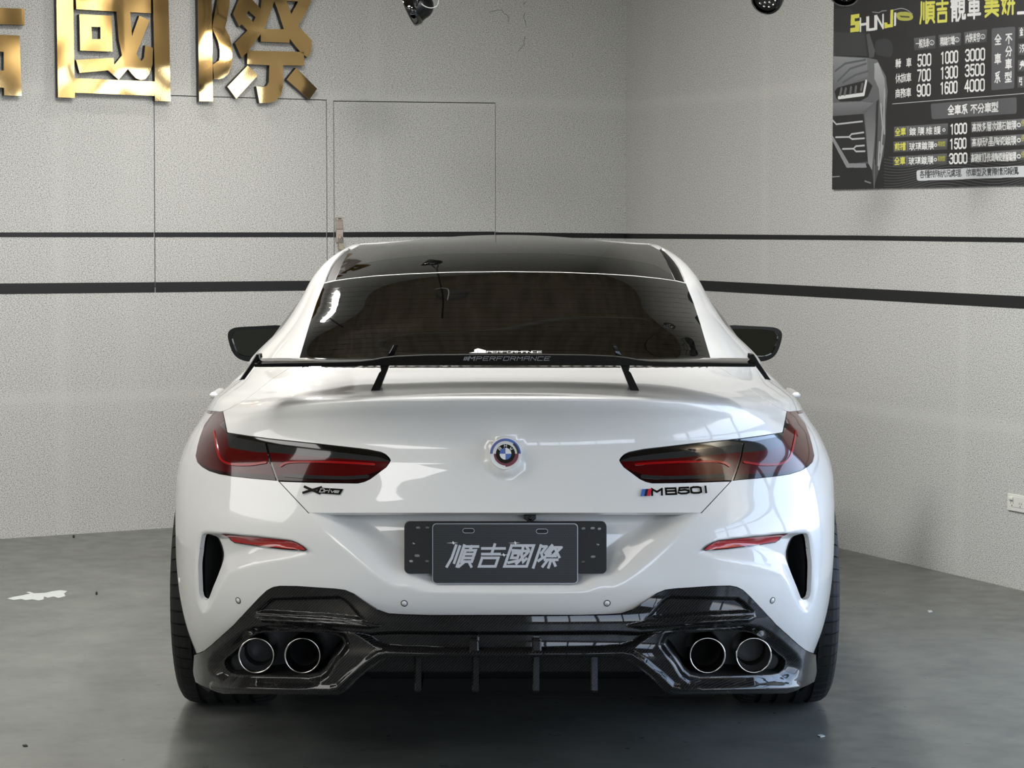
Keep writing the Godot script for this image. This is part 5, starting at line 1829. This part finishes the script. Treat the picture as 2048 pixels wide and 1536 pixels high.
	for i in 3:
		g.fill(c3.call(plates[i]), Color8(98, 100, 102), Color8(70, 72, 74))
		var e: Array = lines[i]
		print_text(g, self, e[0], y.call(e[4], e[5]), y.call(e[6], e[7]), 14.5, 14.5, 2.1, Y, 0.0, 0.06)
		print_text(g, self, e[1], y.call(e[8], e[9]), y.call(e[10], e[11]), 14.5, 15, 1.8, W, 0.0, 0.32 if i == 0 else 0.16)
		print_text(g, self, e[3], y.call(e[12], e[13]), y.call(e[14], e[15]), 18.5, 19, 3.4, W, 0.1, 0.2)
		g.line(y.call(e[8] - 25, e[9] - 130), y.call(e[8] - 28, e[9] + 5), 0.9, Color8(190, 192, 193))
		var o: Vector2 = y.call(868 if i == 0 else 750 - 4 * i, [512, 735, 950][i])
		g.path(circle(o, 2.6, 12) + PackedVector2Array([o + Vector2(2.6, 0)]), 1.7, W)
		if i > 0: print_text(g, self, e[2], y.call(782 - 4 * i, [0, 755, 972][i]), y.call(890 - 3 * i, [0, 748, 965][i]), 9.5, 9.5, 1.2, Color8(170, 170, 70), 0.0, 0.08)
	var wide := [["高效多層次鑽石鍍膜", 1282, 535, 1932, 500, 1270, 395, 550], ["高級矽晶陶瓷鍍膜", 1275, 755, 1930, 725, 1262, 620, 775], ["高硬度10H先進陶瓷塗層鍍膜", 1268, 985, 1930, 962, 1258, 845, 1000]]
	for e in wide:
		g.fill(c3.call([e[5], e[6], 2700, e[6] - 90, 2700, e[7] - 75, e[5], e[7]]), Color8(112, 114, 116), Color8(72, 74, 76))
		print_text(g, self, e[0], y.call(e[1], e[2]), y.call(e[3], e[4]), 16, 17, 1.7, W, 0.0, 0.08)
		var o: Vector2 = y.call(1972, e[4] - 62)
		g.path(circle(o, 3.4, 12) + PackedVector2Array([o + Vector2(3.4, 0)]), 2.0, W)
		print_text(g, self, "保", y.call(2008, e[4] - 45), y.call(2080, e[4] - 50), 12, 12, 1.1, Y)
	g.fill(rounded_quad(c3.call([462, 1105, 2600, 1015, 2600, 1185, 470, 1262]), 5), Color8(205, 209, 212))
	print_text(g, self, "各種特殊狀況處理，依車型及實際情況報價。", y.call(510, 1218), y.call(2030, 1165), 14.5, 15, 1.35, Color8(45, 47, 50), 0.0, 0.05)
	var m := StandardMaterial3D.new()
	m.resource_name = "board_print"
	m.albedo_texture = ImageTexture.create_from_image(g.im)
	m.roughness = 0.45
	var t := thing("price_board", "dark printed price board with a grey car, white prices and yellow headings", "price board")
	var edge := rect(board_o.x, board_o.y - height, board_o.x + width, board_o.y)
	obj("board_panel", on_wall_extrude(false, edge, [], 0.001, 0.0105), mats["board_edge"], t)
	var b := MB.new()
	var p := func(q: Vector2) -> Vector3: return wl_o + wr_u * q.x + Vector3(0, q.y, 0) + wr_n * 0.012
	b.tri_uv(p.call(edge[0]), p.call(edge[1]), p.call(edge[2]), Vector2(0, 1), Vector2(1, 1), Vector2(1, 0), FLAT)
	b.tri_uv(p.call(edge[0]), p.call(edge[2]), p.call(edge[3]), Vector2(0, 1), Vector2(1, 0), Vector2(0, 0), FLAT)
	obj("printed_face", b.done(), m, t)

func rounded_quad(q: PackedVector2Array, r: float) -> PackedVector2Array:
	var a := PackedVector2Array()
	for i in 4:
		var p := q[i]
		var u := (q[(i + 3) % 4] - p).normalized()
		var v := (q[(i + 1) % 4] - p).normalized()
		for k in 5:
			var t := k / 4.0
			a.append(p + u * r * (1 - t) * (1 - t) + v * r * t * t)
	return a

# ---------- small fittings on the walls ----------
func wall_frame(left: bool, px: float, py: float, off: float) -> Transform3D:    # x to the right as seen from the room, y up, z out of the wall
	var n := wl_n if left else wr_n
	var w := at_plane(Vector2(px, py), wl_o + n * off, n)
	return Transform3D(Basis(Vector3.UP.cross(n), Vector3.UP, n), w)

func build_fittings() -> void:
	# hasp and padlock on the door's edge
	var k := 10.95 / F
	var f := wall_frame(true, 677.5, 460, 0.0)
	var t := thing("hasp", "brushed steel hasp on the left edge of the flush door", "hasp")
	obj("hasp_hinge", box(f * Vector3(0, 22 * k, 0.006), Vector3(15.5 * k, 7 * k, 0.012), f.basis, 0.002), mats["brushed"], t)
	obj("hasp_slot", box(f * Vector3(0, 22.5 * k, 0.0122), Vector3(7 * k, 1.8 * k, 0.001), f.basis), mats["void"], t)
	obj("hasp_strap", box(f * Vector3(0, 10 * k, 0.010), Vector3(14.5 * k, 17 * k, 0.006), f.basis * Basis(Vector3.RIGHT, -0.12), 0.001), mats["brushed"], t)
	obj("hasp_strap", box(f * Vector3(0, -12 * k, 0.008), Vector3(15.5 * k, 27 * k, 0.006), f.basis, 0.001), mats["brushed"], t)
	obj("hasp_staple", box(f * Vector3(-0.5 * k, -13 * k, 0.018), Vector3(3.5 * k, 9 * k, 0.014), f.basis, 0.002), mats["brushed"], t)
	var p := thing("padlock", "small brass padlock hanging from the hasp beside the roof", "padlock")
	obj("padlock_body", box(f * Vector3(1.0 * k, -33 * k, 0.022), Vector3(11 * k, 14 * k, 0.012), f.basis, 0.002), mats["lock"], p)
	var arc := PackedVector3Array()
	for i in 13:
		var a := PI * i / 12.0
		arc.append(f * Vector3((1.0 + 3.4 * cos(a)) * k, (-20.0 + 6.0 * sin(a)) * k, 0.022))
	arc.insert(0, f * Vector3(4.4 * k, -27 * k, 0.022))
	arc.append(f * Vector3(-2.4 * k, -27 * k, 0.022))
	var b := MB.new()
	add_tube(b, arc, 1.1 * k, 8)
	obj("padlock_shackle", b.done(), mats["steel"], p)
	# outlet on the right wall
	f = wall_frame(false, 2017.5, 1003, 0.0)
	t = thing("wall_outlet", "white double socket outlet low on the right wall", "outlet")
	var ow := 0.118
	var oh := 0.066
	var c := f * Vector3(ow * 0.5, 0, 0)
	obj("outlet_plate", box(c + f.basis.z * 0.004, Vector3(ow, oh, 0.008), f.basis, 0.002), mats["white_plastic"], t)
	obj("outlet_insert", box(c + f.basis.z * 0.0085 + f.basis.y * 0.004, Vector3(ow * 0.72, oh * 0.62, 0.002), f.basis, 0.0006), mats["white_plastic"], t)
	for x in [-0.026, 0.026]:
		for s in [-0.0065, 0.0065]:
			obj("socket_slot", box(c + f.basis.x * (x + s) + f.basis.y * 0.0 + f.basis.z * 0.0092, Vector3(0.0022, 0.009, 0.001), f.basis), mats["void_grey"], t)
		b = MB.new()
		add_lathe(b, PackedVector2Array([Vector2(0.0026, 0), Vector2(0.0026, 0.0006), Vector2(0.0001, 0.0006)]), c + f.basis.x * (x - 0.001) - f.basis.y * 0.011 + f.basis.z * 0.0092, f.basis.z, 10)
		obj("earth_hole", b.done(), mats["void_grey"], t)
	t = thing("outlet_cover", "small white child-safety cap in the outlet's left socket", "cap")
	obj("cap_body", box(c + f.basis.x * -0.03 + f.basis.y * 0.016 + f.basis.z * 0.013, Vector3(0.024, 0.012, 0.008), f.basis, 0.002), mats["white_plastic"], t)
	# spotlights hanging in front of the walls
	lamp("black spotlight head seen from the side, cut off by the top edge", Vector2(829, 18), 9.9, Vector3(-0.9, -0.42, -0.10), 0.058, 0.4)
	lamp("black spotlight facing the camera, cut off by the top edge right of centre", Vector2(1536, -6), 8.6, Vector3(-0.35, -0.45, 0.82), 0.050)
	lamp("spotlight with a pale rim above the price board's corner", Vector2(1690, -20), 8.3, Vector3(-0.2, -0.75, 0.62), 0.046)
	b = MB.new()
	add_tube(b, PackedVector3Array([Vector3(-1.9, 3.25, -2.5), Vector3(-0.58, 3.25, -3.44), Vector3(0.91, 3.25, -4.5), Vector3(1.1, 3.25, -4.63)]), 0.022, 10)
	tag(obj("ceiling_conduit", b.done(), mats["wall_plain"], self), "pale conduit under the ceiling, seen only mirrored in the rear window", "conduit")
	b = MB.new()
	add_lathe(b, PackedVector2Array([Vector2(0.11, 0.0), Vector2(0.11, 0.02), Vector2(0.095, 0.03), Vector2(0.085, 0.022), Vector2(0.0001, 0.02)]), Vector3(-0.31, ROOM_H, -4.8), Vector3.DOWN, 32)
	tag(obj("ceiling_speaker", b.done(), mats["cable_grey"], self), "round grey ceiling speaker, seen only mirrored in the rear window", "speaker")
	b = MB.new()
	var cable := PackedVector3Array()
	for q in smooth_poly(pts([843, 8, 850, 13, 860, 16, 869, 15, 875, 11, 877, 4, 877, -12, 872, -40]), 4, false):
		cable.append(at_z(q.x, q.y, EYE.z - 8.6))
	add_tube(b, cable, 0.0024, 6)
	tag(obj("lamp_cable", b.done(), mats["cable_grey"], self), "thin grey cable looping beside the left spotlight head", "cable")

func lamp(label: String, px: Vector2, dist: float, aim: Vector3, r: float, lit := 0.0) -> void:
	var t := thing("spotlight", label, "spotlight")
	var c := at_z(px.x, px.y, EYE.z - dist)
	aim = aim.normalized()
	var b := MB.new()
	add_lathe(b, PackedVector2Array([Vector2(r, 0.03), Vector2(r * 1.16, 0.028), Vector2(r * 1.2, 0.02), Vector2(r * 1.2, -0.004), Vector2(r * 1.08, -0.012)]), c, aim, 36)
	obj("lamp_ring", b.done(), mats["gloss_black"], t)
	b = MB.new()
	var dome := PackedVector2Array([Vector2(r * 1.06, -0.01)])
	for i in 9:
		var a := PI * 0.5 * i / 8.0
		dome.append(Vector2(maxf(r * 0.98 * cos(a), 0.0005), -0.03 - r * 0.95 * sin(a)))
	add_lathe(b, dome, c, aim, 32)
	obj("lamp_housing", b.done(), mats["lamp_grey"], t)
	b = MB.new()
	add_lathe(b, PackedVector2Array([Vector2(r * 0.98, 0.014), Vector2(0.0001, 0.014)]), c, aim, 32)
	obj("lamp_lens" if lit > 0.0 else "lamp_reflector", b.done(), mats["panel_glow" if lit > 0.0 else "black_plastic"], t)
	if lit > 0.0:
		var l := SpotLight3D.new()
		l.name = "spot_beam"
		l.light_color = Color(1.0, 0.96, 0.9)
		l.light_energy = lit
		l.spot_angle = 70.0
		l.spot_range = 30.0
		l.spot_attenuation = 2.0
		l.light_size = r * 0.7
		l.shadow_enabled = true
		l.basis = Basis.looking_at(aim, Vector3.UP)
		l.position = c + aim * 0.05
		t.add_child(l)
	var u := aim.cross(Vector3.UP).normalized()
	var v := u.cross(aim)
	for q in ([] if lit > 0.0 else [[0.0, 1], [0.36, 6], [0.68, 11]]):
		for i in q[1]:
			var a: float = TAU * i / q[1]
			b = MB.new()
			add_lathe(b, PackedVector2Array([Vector2(r * 0.13, 0.0), Vector2(r * 0.12, 0.004), Vector2(r * 0.07, 0.007), Vector2(0.0001, 0.008)]), c + aim * 0.014 + (u * cos(a) + v * sin(a)) * r * q[0], aim, 10)
			obj("lens_bead", b.done(), mats["chrome"], t)
	# yoke and stem up to the ceiling
	b = MB.new()
	var top := Vector3(c.x, ROOM_H, c.z) - aim * Vector3(1, 0, 1) * 0.05
	for s in [-1.0, 1.0]:
		add_tube(b, PackedVector3Array([c + u * r * 1.1 * s - aim * 0.02, c + u * r * 1.12 * s + Vector3(0, r * 1.6, 0) - aim * 0.05, Vector3(top.x, c.y + r * 2.6, top.z)]), 0.005, 6)
	add_tube(b, PackedVector3Array([Vector3(top.x, c.y + r * 2.5, top.z), top]), 0.006, 8)
	obj("lamp_bracket", b.done(), mats["lamp_grey"], t)

func make_materials() -> void:
	mat("paint", Color(0.87, 0.87, 0.86), 0.35, 0.0, 1.0)
	mat("tint_glass", Color(0.012, 0.011, 0.009), 0.02)
	mat("roof_carbon", Color(0.02, 0.02, 0.02), 0.25, 0.0, 1.0)
	mat("gloss_black", Color(0.012, 0.012, 0.013), 0.08, 0.0, 1.0)
	mat("trim_black", Color(0.012, 0.012, 0.012), 0.45)
	mats["trim_black"].metallic_specular = 0.25
	mat("void", Color(0.008, 0.008, 0.008), 0.9)
	mat("black_plastic", Color(0.02, 0.02, 0.022), 0.5)
	mat("lens_red", Color(0.27, 0.006, 0.015), 0.12, 0.0, 0.55)
	mat("guide_red", Color(0.55, 0.015, 0.03), 0.2, 0.0, 0.55)
	mat("lens_smoke", Color(0.16, 0.165, 0.165), 0.08, 0.0, 0.55)
	mat("reflector", Color(0.68, 0.02, 0.025), 0.2, 0.0, 1.0)
	mat("lens_deep", Color(0.10, 0.004, 0.008), 0.12, 0.0, 0.55)
	mat("heater", Color(0.06, 0.055, 0.05), 0.05)
	mat("plate_silver", Color(0.76, 0.77, 0.79), 0.35, 0.25)
	mat("carbon", Color(0.02, 0.02, 0.021), 0.35, 0.0, 1.0)
	mat("wing_carbon", Color(0.015, 0.015, 0.015), 0.2, 0.0, 1.0)
	mat("chrome", Color(0.78, 0.77, 0.75), 0.08, 1.0)
	mat("mirror", Color(0.36, 0.36, 0.33), 0.02, 1.0)
	mat("rubber", Color(0.035, 0.035, 0.036), 0.7)
	mat("rim", Color(0.05, 0.05, 0.05), 0.3, 0.6)
	mat("steel", Color(0.5, 0.5, 0.5), 0.35, 1.0)
	mat("silver", Color(0.72, 0.73, 0.75), 0.28, 0.9)
	mat("plate_black", Color(0.03, 0.033, 0.036), 0.35)
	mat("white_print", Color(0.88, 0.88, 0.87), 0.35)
	mat("grey_print", Color(0.42, 0.43, 0.45), 0.4)
	mat("m_blue", Color(0.24, 0.40, 0.68), 0.3, 0.0, 1.0)
	mat("m_violet", Color(0.33, 0.36, 0.60), 0.3, 0.0, 1.0)
	mat("m_navy", Color(0.05, 0.06, 0.2), 0.3, 0.0, 1.0)
	mat("m_red", Color(0.75, 0.12, 0.2), 0.3, 0.0, 1.0)
	mat("m_crimson", Color(0.42, 0.08, 0.18), 0.3, 0.0, 1.0)
	mat("dark_chrome", Color(0.32, 0.31, 0.31), 0.15, 1.0)
	mat("brushed", Color(0.80, 0.74, 0.68), 0.32, 0.9)
	mat("lock", Color(0.74, 0.70, 0.62), 0.35, 0.8)
	mat("white_plastic", Color(0.86, 0.86, 0.83), 0.4)
	mat("lamp_grey", Color(0.10, 0.105, 0.115), 0.3, 0.5)
	mat("cable_grey", Color(0.45, 0.45, 0.44), 0.6)
	mat("void_grey", Color(0.05, 0.05, 0.05), 0.9)
	mat("stripe", Color(0.055, 0.058, 0.068), 0.55)
	mat("sign_side", Color(0.06, 0.05, 0.035), 0.5)
	mat("board_edge", Color(0.12, 0.12, 0.12), 0.6)
	mat("wall_plain", Color(0.62, 0.61, 0.57), 0.9)
	mat("asphalt", Color(0.42, 0.42, 0.42), 0.95)
	mat("frame", Color(0.25, 0.26, 0.27), 0.4)
	mat("bare", Color(0.74, 0.76, 0.75), 0.7)
	mat("lamp_glow", Color(0.9, 0.9, 0.88), 0.6)
	mats["lamp_glow"].emission_enabled = true
	mats["lamp_glow"].emission = Color(1.0, 0.99, 0.975)
	mats["lamp_glow"].emission_energy_multiplier = 7.0
	mat("panel_glow", Color(0.9, 0.9, 0.88), 0.6)
	mats["panel_glow"].emission_enabled = true
	mats["panel_glow"].emission = Color(1.0, 0.99, 0.975)
	mats["panel_glow"].emission_energy_multiplier = 1.2

	# speckled stone paint: three sizes of dark flecks on pale grey
	var wall := mat("wall", Color(1, 1, 1), 0.85)
	wall.albedo_texture = noise_tex(0.12, 2048, 11, FastNoiseLite.TYPE_SIMPLEX, [[0.0, grey(0.22)], [0.19, grey(0.38)], [0.32, Color(0.66, 0.67, 0.655)], [0.47, Color(0.79, 0.79, 0.775)], [0.75, Color(0.825, 0.825, 0.81)], [1.0, Color(0.87, 0.87, 0.855)]], 2)
	wall.uv1_triplanar = true
	wall.uv1_world_triplanar = true
	wall.uv1_scale = Vector3.ONE * 0.72
	# painted floor: broad scuffing, fine scratches in the gloss
	var fl := mat("floor", Color(1, 1, 1), 0.5)
	fl.albedo_texture = noise_tex(0.008, 1024, 5, FastNoiseLite.TYPE_SIMPLEX_SMOOTH, [[0.0, Color(0.365, 0.375, 0.36)], [0.5, Color(0.40, 0.41, 0.395)], [1.0, Color(0.43, 0.44, 0.42)]], 4)
	fl.uv1_triplanar = true
	fl.uv1_world_triplanar = true
	fl.uv1_scale = Vector3.ONE * 0.35
	fl.roughness = 1.0
	fl.roughness_texture = noise_tex(0.02, 1024, 8, FastNoiseLite.TYPE_SIMPLEX_SMOOTH, [[0.0, grey(0.26)], [0.5, grey(0.34)], [1.0, grey(0.44)]], 4)
	fl.roughness_texture_channel = BaseMaterial3D.TEXTURE_CHANNEL_RED
	var ce := mat("ceiling", Color(1, 1, 1), 0.7)
	ce.albedo_texture = noise_tex(0.02, 512, 3, FastNoiseLite.TYPE_SIMPLEX_SMOOTH, [[0.0, Color(0.42, 0.375, 0.315)], [0.45, Color(0.51, 0.46, 0.39)], [1.0, Color(0.61, 0.55, 0.48)]], 4)
	ce.uv1_triplanar = true
	ce.uv1_world_triplanar = true
	ce.uv1_scale = Vector3(0.9, 0.9, 0.09)
	# polished brass sheet, slightly buckled
	var go := mat("gold", Color(0.80, 0.67, 0.455), 0.05, 1.0)
	go.normal_enabled = true
	go.normal_texture = noise_tex(0.006, 512, 21, FastNoiseLite.TYPE_SIMPLEX_SMOOTH, [], 1, true, 1.7)
	go.normal_scale = 1.0
	go.uv1_triplanar = true
	go.uv1_world_triplanar = true
	go.uv1_scale = Vector3.ONE * 1.4
	for key in ["lens_red", "lens_deep", "lens_smoke", "guide_red"]: mats[key].metallic_specular = 0.3
	# carbon weave
	var im := Image.create_empty(64, 64, false, Image.FORMAT_RGB8)
	for y in 64:
		for x in 64:
			var cx := x / 8
			var cy := y / 8
			var warp := posmod(cx + cy, 4) < 2
			var tt := (x % 8 if warp else y % 8) / 7.0
			var v := (0.15 if warp else 0.04) * (0.65 + 0.35 * sin(PI * tt))
			im.set_pixel(x, y, Color(v, v, v * 1.02))
	var weave := ImageTexture.create_from_image(im)
	for key in ["carbon", "wing_carbon", "roof_carbon"]:
		var m: StandardMaterial3D = mats[key]
		m.albedo_color = Color(1, 1, 1) if key == "carbon" else Color(0.6, 0.6, 0.6)
		m.albedo_texture = weave
		m.uv1_triplanar = true
		m.uv1_world_triplanar = true
		m.uv1_scale = Vector3.ONE * 62.0
		m.uv1_triplanar_sharpness = 6.0
		m.metallic_specular = 0.15
		m.clearcoat = 0.85
	# the plate's honeycomb print
	var hp := Image.create_empty(32, 32, false, Image.FORMAT_RGB8)
	for y in 32:
		for x in 32:
			var q := Vector2(x % 16, y % 16) - Vector2(8, 8)
			if y >= 16: q.x = fposmod(x + 8.0, 16.0) - 8.0
			var v := 0.085 if q.length() < 5.0 else 0.15
			hp.set_pixel(x, y, Color(v, v * 1.03, v * 1.08))
	var pm: StandardMaterial3D = mats["plate_black"]
	pm.albedo_color = Color(1, 1, 1)
	pm.albedo_texture = ImageTexture.create_from_image(hp)
	pm.uv1_triplanar = true
	pm.uv1_world_triplanar = true
	pm.uv1_scale = Vector3.ONE * 90.0

# a fitting under the ceiling: glowing diffuser in a tray, and the light it gives just below
func ceiling_light(label: String, at: Vector3, turn: float, size: Vector2, energy: float) -> void:
	var t := thing("ceiling_light", label, "ceiling light", at, "panel lights under the ceiling")
	t.rotation.y = turn
	obj("light_tray", box(Vector3(0, 0.03, 0), Vector3(size.x + 0.03, 0.05, size.y + 0.03), Basis.IDENTITY, 0.004), mats["frame"], t)
	obj("light_diffuser", box(Vector3(0, 0.0, 0), Vector3(size.x, 0.012, size.y), Basis.IDENTITY, 0.002), mats["panel_glow"], t)
	var l := AreaLight3D.new()
	l.name = "panel_light"
	l.area_size = size
	l.light_color = Color(1.0, 0.99, 0.975)
	l.light_energy = energy
	l.area_normalize_energy = true
	l.shadow_enabled = true
	l.area_range = 30.0
	l.area_attenuation = 2.0
	l.rotation.x = -PI / 2
	l.position.y = -0.012
	t.add_child(l)

func flood_light(label: String, at: Vector3, aim: Vector3, size: Vector2, energy: float) -> void:
	var t := thing("flood_light", label, "floodlight", at)
	var z := -aim.normalized()
	var x := Vector3.UP.cross(z).normalized()
	t.basis = Basis(x, z.cross(x), z)
	obj("flood_housing", box(Vector3(0, 0, 0.035), Vector3(size.x + 0.03, size.y + 0.03, 0.06), Basis.IDENTITY, 0.01), mats["lamp_grey"], t)
	obj("lamp_lens", box(Vector3(0, 0, 0.0), Vector3(size.x, size.y, 0.012), Basis.IDENTITY, 0.002), mats["lamp_glow"], t)
	obj("lamp_stem", box(t.basis.inverse() * Vector3(0, (ROOM_H - at.y) * 0.5, -0.06), Vector3(0.02, ROOM_H - at.y, 0.02), t.basis.inverse()), mats["lamp_grey"], t)
	var l := AreaLight3D.new()
	l.name = "flood_beam"
	l.area_size = size
	l.light_color = Color(1.0, 0.99, 0.975)
	l.light_energy = energy
	l.area_normalize_energy = true
	l.shadow_enabled = true
	l.area_range = 30.0
	l.area_attenuation = 2.0
	l.position.z = -0.012
	t.add_child(l)

func _ready() -> void:
	cam_basis = Basis(Vector3.UP, -atan(14.0 / F)) * Basis(Vector3.RIGHT, -atan(323.0 / F))
	var cam := Camera3D.new()
	cam.name = "camera"
	cam.fov = rad_to_deg(2.0 * atan(768.0 / F))
	cam.transform = Transform3D(cam_basis, EYE)
	cam.near = 0.1
	cam.far = 200.0
	add_child(cam)
	var env := Environment.new()
	env.background_mode = Environment.BG_SKY
	var sky := Sky.new()
	var sm := ProceduralSkyMaterial.new()
	sm.sky_top_color = Color(0.62, 0.72, 0.86)
	sm.sky_horizon_color = Color(0.86, 0.89, 0.93)
	sm.ground_bottom_color = Color(0.4, 0.4, 0.4)
	sm.ground_horizon_color = Color(0.7, 0.7, 0.7)
	sm.energy_multiplier = 6.8
	sky.sky_material = sm
	env.sky = sky
	env.tonemap_mode = Environment.TONE_MAPPER_LINEAR
	env.tonemap_exposure = 1.1
	env.sdfgi_enabled = true
	env.ssao_enabled = true
	env.ssil_enabled = true
	var we := WorldEnvironment.new()
	we.name = "world"
	we.environment = env
	add_child(we)
	make_materials()
	survey_room()
	ceiling_light("panel light under the ceiling over the car's left side", Vector3(-2.2, 3.25, 0.8), 0.5, Vector2(2.4, 1.2), 3.0)
	ceiling_light("panel light under the ceiling above the car's roof", Vector3(-1.0, 3.25, -2.2), 0.5, Vector2(1.0, 0.5), 8.0)
	ceiling_light("small panel light under the ceiling over the rear window", Vector3(0.2, 3.25, -1.5), 0.5, Vector2(0.45, 0.25), 7.0)
	ceiling_light("panel light under the ceiling far left of the bay", Vector3(-5.9, 3.25, 0.8), 0.5, Vector2(3.6, 4.2), 9.0)
	ceiling_light("panel light under the ceiling at the back of the bay", Vector3(-3.4, 3.25, 6.2), 0.5, Vector2(4.6, 2.2), 17.0)
	flood_light("floodlight washing the beam over the open front", Vector3(3.1, 3.1, 1.5), Vector3(0.9, -0.25, -0.1), Vector2(0.3, 0.12), 14.0)
	flood_light("small floodlight above the gold characters, out of frame", Vector3(-1.4, 2.70, -4.65), Vector3(0.35, -0.6, 0.72), Vector2(0.17, 0.07), 1.2)
	var t0 := Time.get_ticks_msec()
	build_room()
	car = thing("car", "white four-door coupe seen from behind with black rear wing and quad exhausts", "car")
	build_shell()
	build_car_shell()
	build_lamps()
	build_apron()
	build_wing()
	build_mirrors()
	build_wheels()
	print("car ", Time.get_ticks_msec() - t0)
	build_plate()
	build_badges()
	build_signs()
	print("signs ", Time.get_ticks_msec() - t0)
	build_board()
	print("board ", Time.get_ticks_msec() - t0)
	build_fittings()
